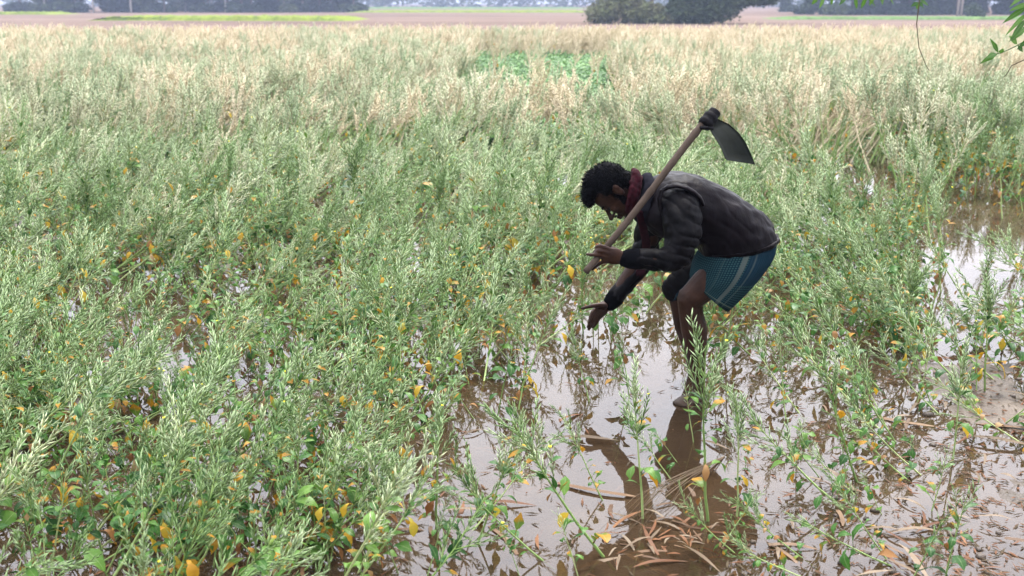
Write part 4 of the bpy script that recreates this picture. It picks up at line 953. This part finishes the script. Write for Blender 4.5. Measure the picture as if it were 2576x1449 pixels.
b = MB(); tube(b, [P(1826, 401, 4.425), P(1820, 408, 4.42), P(1812, 416, 4.415)], [.0025, .002, .001], 4); g_ = link('straw_bit', b.mesh('straw_bit', [M['stem']]), hoe)
for c_ in hoe.children: c_.location = -hoe.location

# ------------------------------------------------------------------ litter: dry bamboo leaves, floating and sunk
def dryleaf(ln, w, curl, seed, seg=7):
    r = random.Random(seed); vs = []; uvs = []
    pr = [0.12, 0.6, 0.92, 1, 0.85, 0.5, 0.03] if seed % 3 else [0.75, 0.95, 1, 0.97, 0.9, 0.8, 0.3]
    for i in range(seg):
        t = i / (seg - 1); ww = w * 0.5 * pr[i] * (1 + r.uniform(-.12, .12)); x = (t - 0.5) * ln; z = curl * math.sin(math.pi * t) + 0.02 * math.sin(t * 5 + seed) * curl * 8; yb = 0.06 * ln * math.sin(t * 3 + seed)
        cu = r.uniform(0.1, 0.5) * abs(curl) * 6 * ww / (w * 0.5)
        for k, a in enumerate((-1, -.5, 0, .5, 1)):
            vs.append((x, yb + a * ww, z + 0.12 * cu * a * a * w)); uvs.append((0.5 + a / 2, t))
    m = MB(); m.add(vs, [(i * 5 + k, i * 5 + k + 1, i * 5 + k + 6, i * 5 + k + 5) for i in range(seg - 1) for k in range(4)], 0, uvs)
    return m
DL = []
for k in range(15):
    ln = [0.16, 0.20, 0.12, 0.24, 0.09][k % 5]; DL.append(dryleaf(ln, [0.014, 0.019, 0.017, 0.021, 0.018][k % 5], [0.004, 0.010, 0.018][k % 3], k).mesh('dry_leaf', [DRY[(k * 7) % 3]]))
r = random.Random(31)
def litter(px, py, z, group, label, sc=1.0, rz=None, tilt=0.06, k=None):
    g = G(px, py, 0); o = link('dry_leaf', DL[r.randrange(15) if k is None else k], None, (g.x, g.y, z)); o.rotation_euler = (r.gauss(0, tilt), r.gauss(0, tilt), r.uniform(0, 6.28) if rz is None else rz); o.scale = (sc,) * 3
    return tag(o, label, 'leaf', group)
for k in range(85):                                   # the heap by the right end of the brown reflection
    litter(r.gauss(1680, 95), r.gauss(1350, 36), -0.012 + 0.026 * r.random(), 'dry leaves in the floating heap', 'dry brown bamboo leaf in the floating heap at bottom centre right', r.uniform(.25, .8), r.gauss(0.1, 1.1), 0.12)
for k in range(60):
    x = r.uniform(1960, 2620); y = r.uniform(1010, 1460)
    if r.random() < (x - 1750) / 700: litter(x, y, 0.004 + .006 * r.random() + (.02 if x > 2350 else 0), 'dry leaves scattered in the lower right shallows', 'dry tan bamboo leaf lying in the lower right shallows', r.uniform(.5, 1.05), None, 0.12)
for k in range(60):
    x = r.uniform(1000, 2300); y = r.uniform(1020, 1460); litter(x, y, r.choice([-.015, -.022, -.03, .002]), 'sunken dry leaves in the brown puddle', 'dry leaf sunk under the shallow water of the open puddle', r.uniform(.7, 1.15), None, 0.1)
for k in range(50):
    x = r.uniform(0, 1000); y = r.uniform(960, 1460); litter(x, y, .004 + .015 * r.random(), 'dry leaves among stems at the bottom left', 'dry brown leaf floating between the mustard stems at bottom left', r.uniform(.45, .9), None, 0.2)
for (px, py, rz, s_, k, lb) in ((1955, 1395, 1.5, .75, 2, 'pale upright lying dry leaf alone in clear water at lower right'), (1985, 1250, .3, .7, 4, 'small brown dry leaf in the open right puddle'), (2345, 1330, .5, .7, 13, 'curled orange brown leaf on the water at lower right'), (2320, 1305, 1.2, .7, 10, 'upturned dark orange leaf beside a curled one at lower right'),
                       (1500, 1235, -.35, 1.3, 3, 'long pale sheath sunk at the left of the brown reflection'), (1475, 1110, -.1, 1.2, 8, 'long pale sheath lying across the puddle behind the thin fallen stem'), (280, 1052, .35, 1.0, 1, 'long curled brown leaf caught on the plants at left'), (2260, 1060, -.7, 1.3, 3, 'long tan bamboo sheath slanting at the right behind the fallen stem'),
                       (2520, 1120, -.2, 1.5, 8, 'wide tan sheath on the mud at the right edge'), (1270, 1275, .1, 1.0, 13, 'tan dry leaf floating in the middle of the open puddle'), (1185, 1290, .15, .8, 8, 'pale strip of sheath left in the open puddle'), (2545, 1075, -.3, 1.3, 3, 'grey tan sheath on the mud bank, far right')):
    litter(px, py, .006 if px != 280 else .26, None, lb, s_, rz, .05, k)
mb = MB()                                             # crumbs and fragments
for k in range(3600):
    u = r.random()
    if u < .62: x, y = r.uniform(1850, 2700), r.uniform(880, 1480); 
    elif u < .85: x, y = r.uniform(-60, 1000), r.uniform(850, 1480)
    else: x, y = r.uniform(1000, 1900), r.uniform(950, 1480)
    if 1850 < x < 2250 and r.random() < .55: continue
    if 1000 < x < 1850 and r.random() < .6: continue
    g = G(x, y); z = max(ground_z(g.x, g.y), 0) + .004; ln = r.uniform(.004, .032); w_ = r.uniform(.001, .0055); an = r.uniform(0, 6.28); d = Vector((math.cos(an), math.sin(an), r.uniform(-.25, .25))); s_ = Vector((-math.sin(an), math.cos(an), r.uniform(-.3, .3)))
    c = Vector((g.x, g.y, z)); mb.add([c - d * ln, c - s_ * w_, c + d * ln, c + s_ * w_, c + Vector((0, 0, .004))], [(0, 1, 4), (1, 2, 4), (2, 3, 4), (3, 0, 4)], r.choice([0, 1, 1, 3, 3, 3]))
tag(link('leaf_litter', mb.mesh('leaf_litter', DRY + [M['twig']])), 'fine broken leaf litter and crumbs on mud and water', 'litter', None, 'stuff')
mb = MB()
for k in range(45):                                  # clods of mud standing out of the water
    x, y = (r.uniform(2000, 2700), r.uniform(900, 1480)) if r.random() < .8 else (r.uniform(1850, 2300), r.uniform(1150, 1480))
    g = G(x, y); s_ = r.uniform(.003, .014) * (1.5 if r.random() < .1 else 1); ell(mb, Vector((g.x, g.y, max(ground_z(g.x, g.y), 0) + s_ * .2)), (Vector((1, 0, 0)), Vector((0, 1, 0)), Vector((0, 0, 1))), (s_ * r.uniform(.8, 1.8), s_ * r.uniform(.8, 1.4), s_ * r.uniform(.5, 1)), 6, 4)
mb.v = [(x + .004 * fnoise((x, y, z), 90, 1), y + .004 * fnoise((x, y, z), 90, 5), z + .004 * fnoise((x, y, z), 90, 8)) for x, y, z in mb.v]
tag(link('mud_clods', mb.mesh('mud_clods', [M['ground']])), 'small dark clods of mud poking out of the shallow water', 'mud', None, 'stuff')
# bent dry grass stalk with its fan of blades
g0 = G(1590, 1330); st = MB(); rt = P(1822, 1150, 3.75)
for k in range(16):
    e = G(1570 + r.uniform(-60, 110), 1322 + r.uniform(-40, 30)); e.z = .01; m1 = rt.lerp(e, r.uniform(.35, .5)) + Vector((r.uniform(-.01, .01), 0, .035)); m2 = rt.lerp(e, .75) + Vector((0, r.uniform(-.02, .02), .03 + .02 * r.random()))
    tube(st, [rt + Vector((r.uniform(-.004, .004), 0, r.uniform(-.004, .004))), m1, m2, e], [.0016, .0013, .0010, .0005], 4)
o = link('dry_grass_stalk', st.mesh('dry_grass_stalk', [DRY[2]])); tag(o, 'bent straw coloured grass stalk fanning down over the dry leaf heap', 'grass stalk')

# ------------------------------------------------------------------ bamboo at the right, its tips hanging into the picture
bam = link('bamboo', None, None, (3.35, 3.9, 0)); tag(bam, 'green bamboo at the upper right with twigs and pointed leaves hanging in', 'bamboo')
def bp(p): return Vector(p) - Vector((3.35, 3.9, 0))
b = MB(); cul = [Vector((0, 0, -.1)), Vector((0, 0, 1)), Vector((-.05, 0, 2)), Vector((-.25, -.02, 2.9)), Vector((-.8, -.05, 3.5)), Vector((-1.6, -.1, 3.7)), Vector((-2.3, -.1, 3.5))]
tube(b, cul, [.03, .028, .026, .022, .016, .010, .004], 10); link('culm', b.mesh('culm', [M['bamboo']]), bam)
rb = random.Random(12)
def branch(path, m='twig', r0=.0035):
    pts_ = [bp(P(*q)) for q in path]; b = MB(); tube(b, pts_, [r0 * (1 - .6 * i / (len(pts_) - 1)) for i in range(len(pts_))], 5); return link('branch', b.mesh('branch', [M[m]]), bam)
def bl(br, p0, p1, w, droop=.15):
    a = bp(P(*p0)); c = bp(P(*p1)); d = c - a; m = MB(); leaf(m, a, d, Vector((0, -1, .4)), d.length, w, 0, rb, droop, .05, [.1, .75, 1, .8, .45, .02]); o = link('bamboo_leaf', m.mesh('bamboo_leaf', [M['bamboo_leaf']]), br)
Yb = 3.9
c5 = (2640, -60, Yb)
b1 = branch([(2760, -60, Yb), (2660, 40, Yb), (2600, 90, Yb), (2560, 114, Yb), (2515, 135, Yb), (2508, 133, Yb)], 'bamboo')
for p0, p1 in (((2512, 134), (2493, 92)), ((2512, 134), (2464, 154)), ((2516, 134), (2523, 120)), ((2508, 135), (2480, 140)), ((2560, 114), (2575, 130)), ((2560, 112), (2535, 85)), ((2600, 90), (2570, 60)), ((2600, 92), (2556, 120))): bl(b1, (*p0, Yb - .02), (*p1, Yb - .05 + rb.uniform(-.04, .04)), .021)
b2 = branch([(2700, -160, Yb), (2610, -40, Yb), (2590, 30, Yb), (2580, 80, Yb)], 'bamboo')
for p0, p1 in (((2592, 8), (2540, 18)), ((2590, 15), (2520, 50)), ((2588, 30), (2532, 76)), ((2584, 45), (2535, 100)), ((2595, -5), (2548, -12)), ((2582, 70), (2545, 95)), ((2590, 10), (2585, 60)), ((2600, -30), (2540, 5)), ((2582, 75), (2590, 125))): bl(b2, (*p0, Yb), (*p1, Yb - .06 + rb.uniform(-.05, .05)), .020)
b3 = branch([(2380, -420, Yb), (2330, -120, Yb), (2312, 10, Yb), (2306, 60, Yb), (2312, 120, Yb), (2330, 165, Yb), (2338, 178, Yb)], 'twig', .0028)
for p0, p1 in (((2312, 4), (2325, 20)), ((2312, 6), (2290, 14)), ((2312, 6), (2306, 24)), ((2314, 0), (2338, 10))): bl(b3, (*p0, Yb), (*p1, Yb + rb.uniform(-.04, .04)), .014)
b4 = branch([(2330, -120, Yb), (2240, -40, Yb), (2180, -8, Yb), (2130, -6, Yb), (2050, -8, Yb)], 'bamboo', .003)
for p0, p1 in (((2180, -8), (2165, 18)), ((2180, -8), (2205, 12)), ((2150, -8), (2158, 22)), ((2130, -8), (2112, 8)), ((2075, -8), (2058, 22)), ((2060, -8), (2040, 10)), ((2090, -8), (2096, 12)), ((2225, -26), (2250, 8)), ((2215, -20), (2222, 10)), ((2200, -14), (2186, 14))): bl(b4, (*p0, Yb), (*p1, Yb + rb.uniform(-.05, .05)), .015)
b5 = branch([(2680, 60, Yb), (2600, 140, Yb), (2545, 165, Yb), (2532, 188, Yb), (2524, 194, Yb)], 'twig', .003)

# unseen bamboo added behind the viewpoint to shade this side, suggested by dry leaves
def shade_thicket(seed):
    r = random.Random(seed); t = MB(); cen = []
    for k in range(11):
        a = Vector((r.uniform(-.7, .7), r.uniform(-.6, .6), -.2)); ln = Vector((r.uniform(-1.6, 1.6), r.uniform(-1.2, 1.4), 0)); h = r.uniform(5.5, 8)
        pp = [a + ln * (i / 7) ** 2 + Vector((0, 0, h * i / 7 * (1 - .12 * (i / 7) ** 2))) for i in range(8)]; tube(t, pp, [.035 * (1.1 - i / 8) for i in range(8)], 6)
        for i in (2, 3, 4, 5, 6, 7): cen.append(((pp[i].x, pp[i].y, pp[i].z), (1.0, 1.0, .8)))
    c = MB(); clumps(c, cen, 4200, .085, r); return t.mesh('culms', [M['bamboo']]), c.mesh('foliage', [M['bamboo_leaf']], False)
TH = [shade_thicket(61), shade_thicket(62)]
for k, (x, y) in enumerate(((-5.5, -3.6), (-3.2, -4.2), (-1.0, -3.4), (1.4, -3.8), (3.6, -3.0), (5.4, -1.4), (7.6, -4.0), (-7.8, -4.4))):
    e = link('added_shade_bamboo', None, None, (x, y, 0)); e.rotation_euler = (0, 0, k * 1.3); tag(e, 'tall green bamboo clump, unseen, added behind the viewpoint for shade', 'bamboo', 'unseen bamboo clumps added behind the viewpoint for shade')
    link('culms', TH[k % 2][0], e); link('foliage', TH[k % 2][1], e)
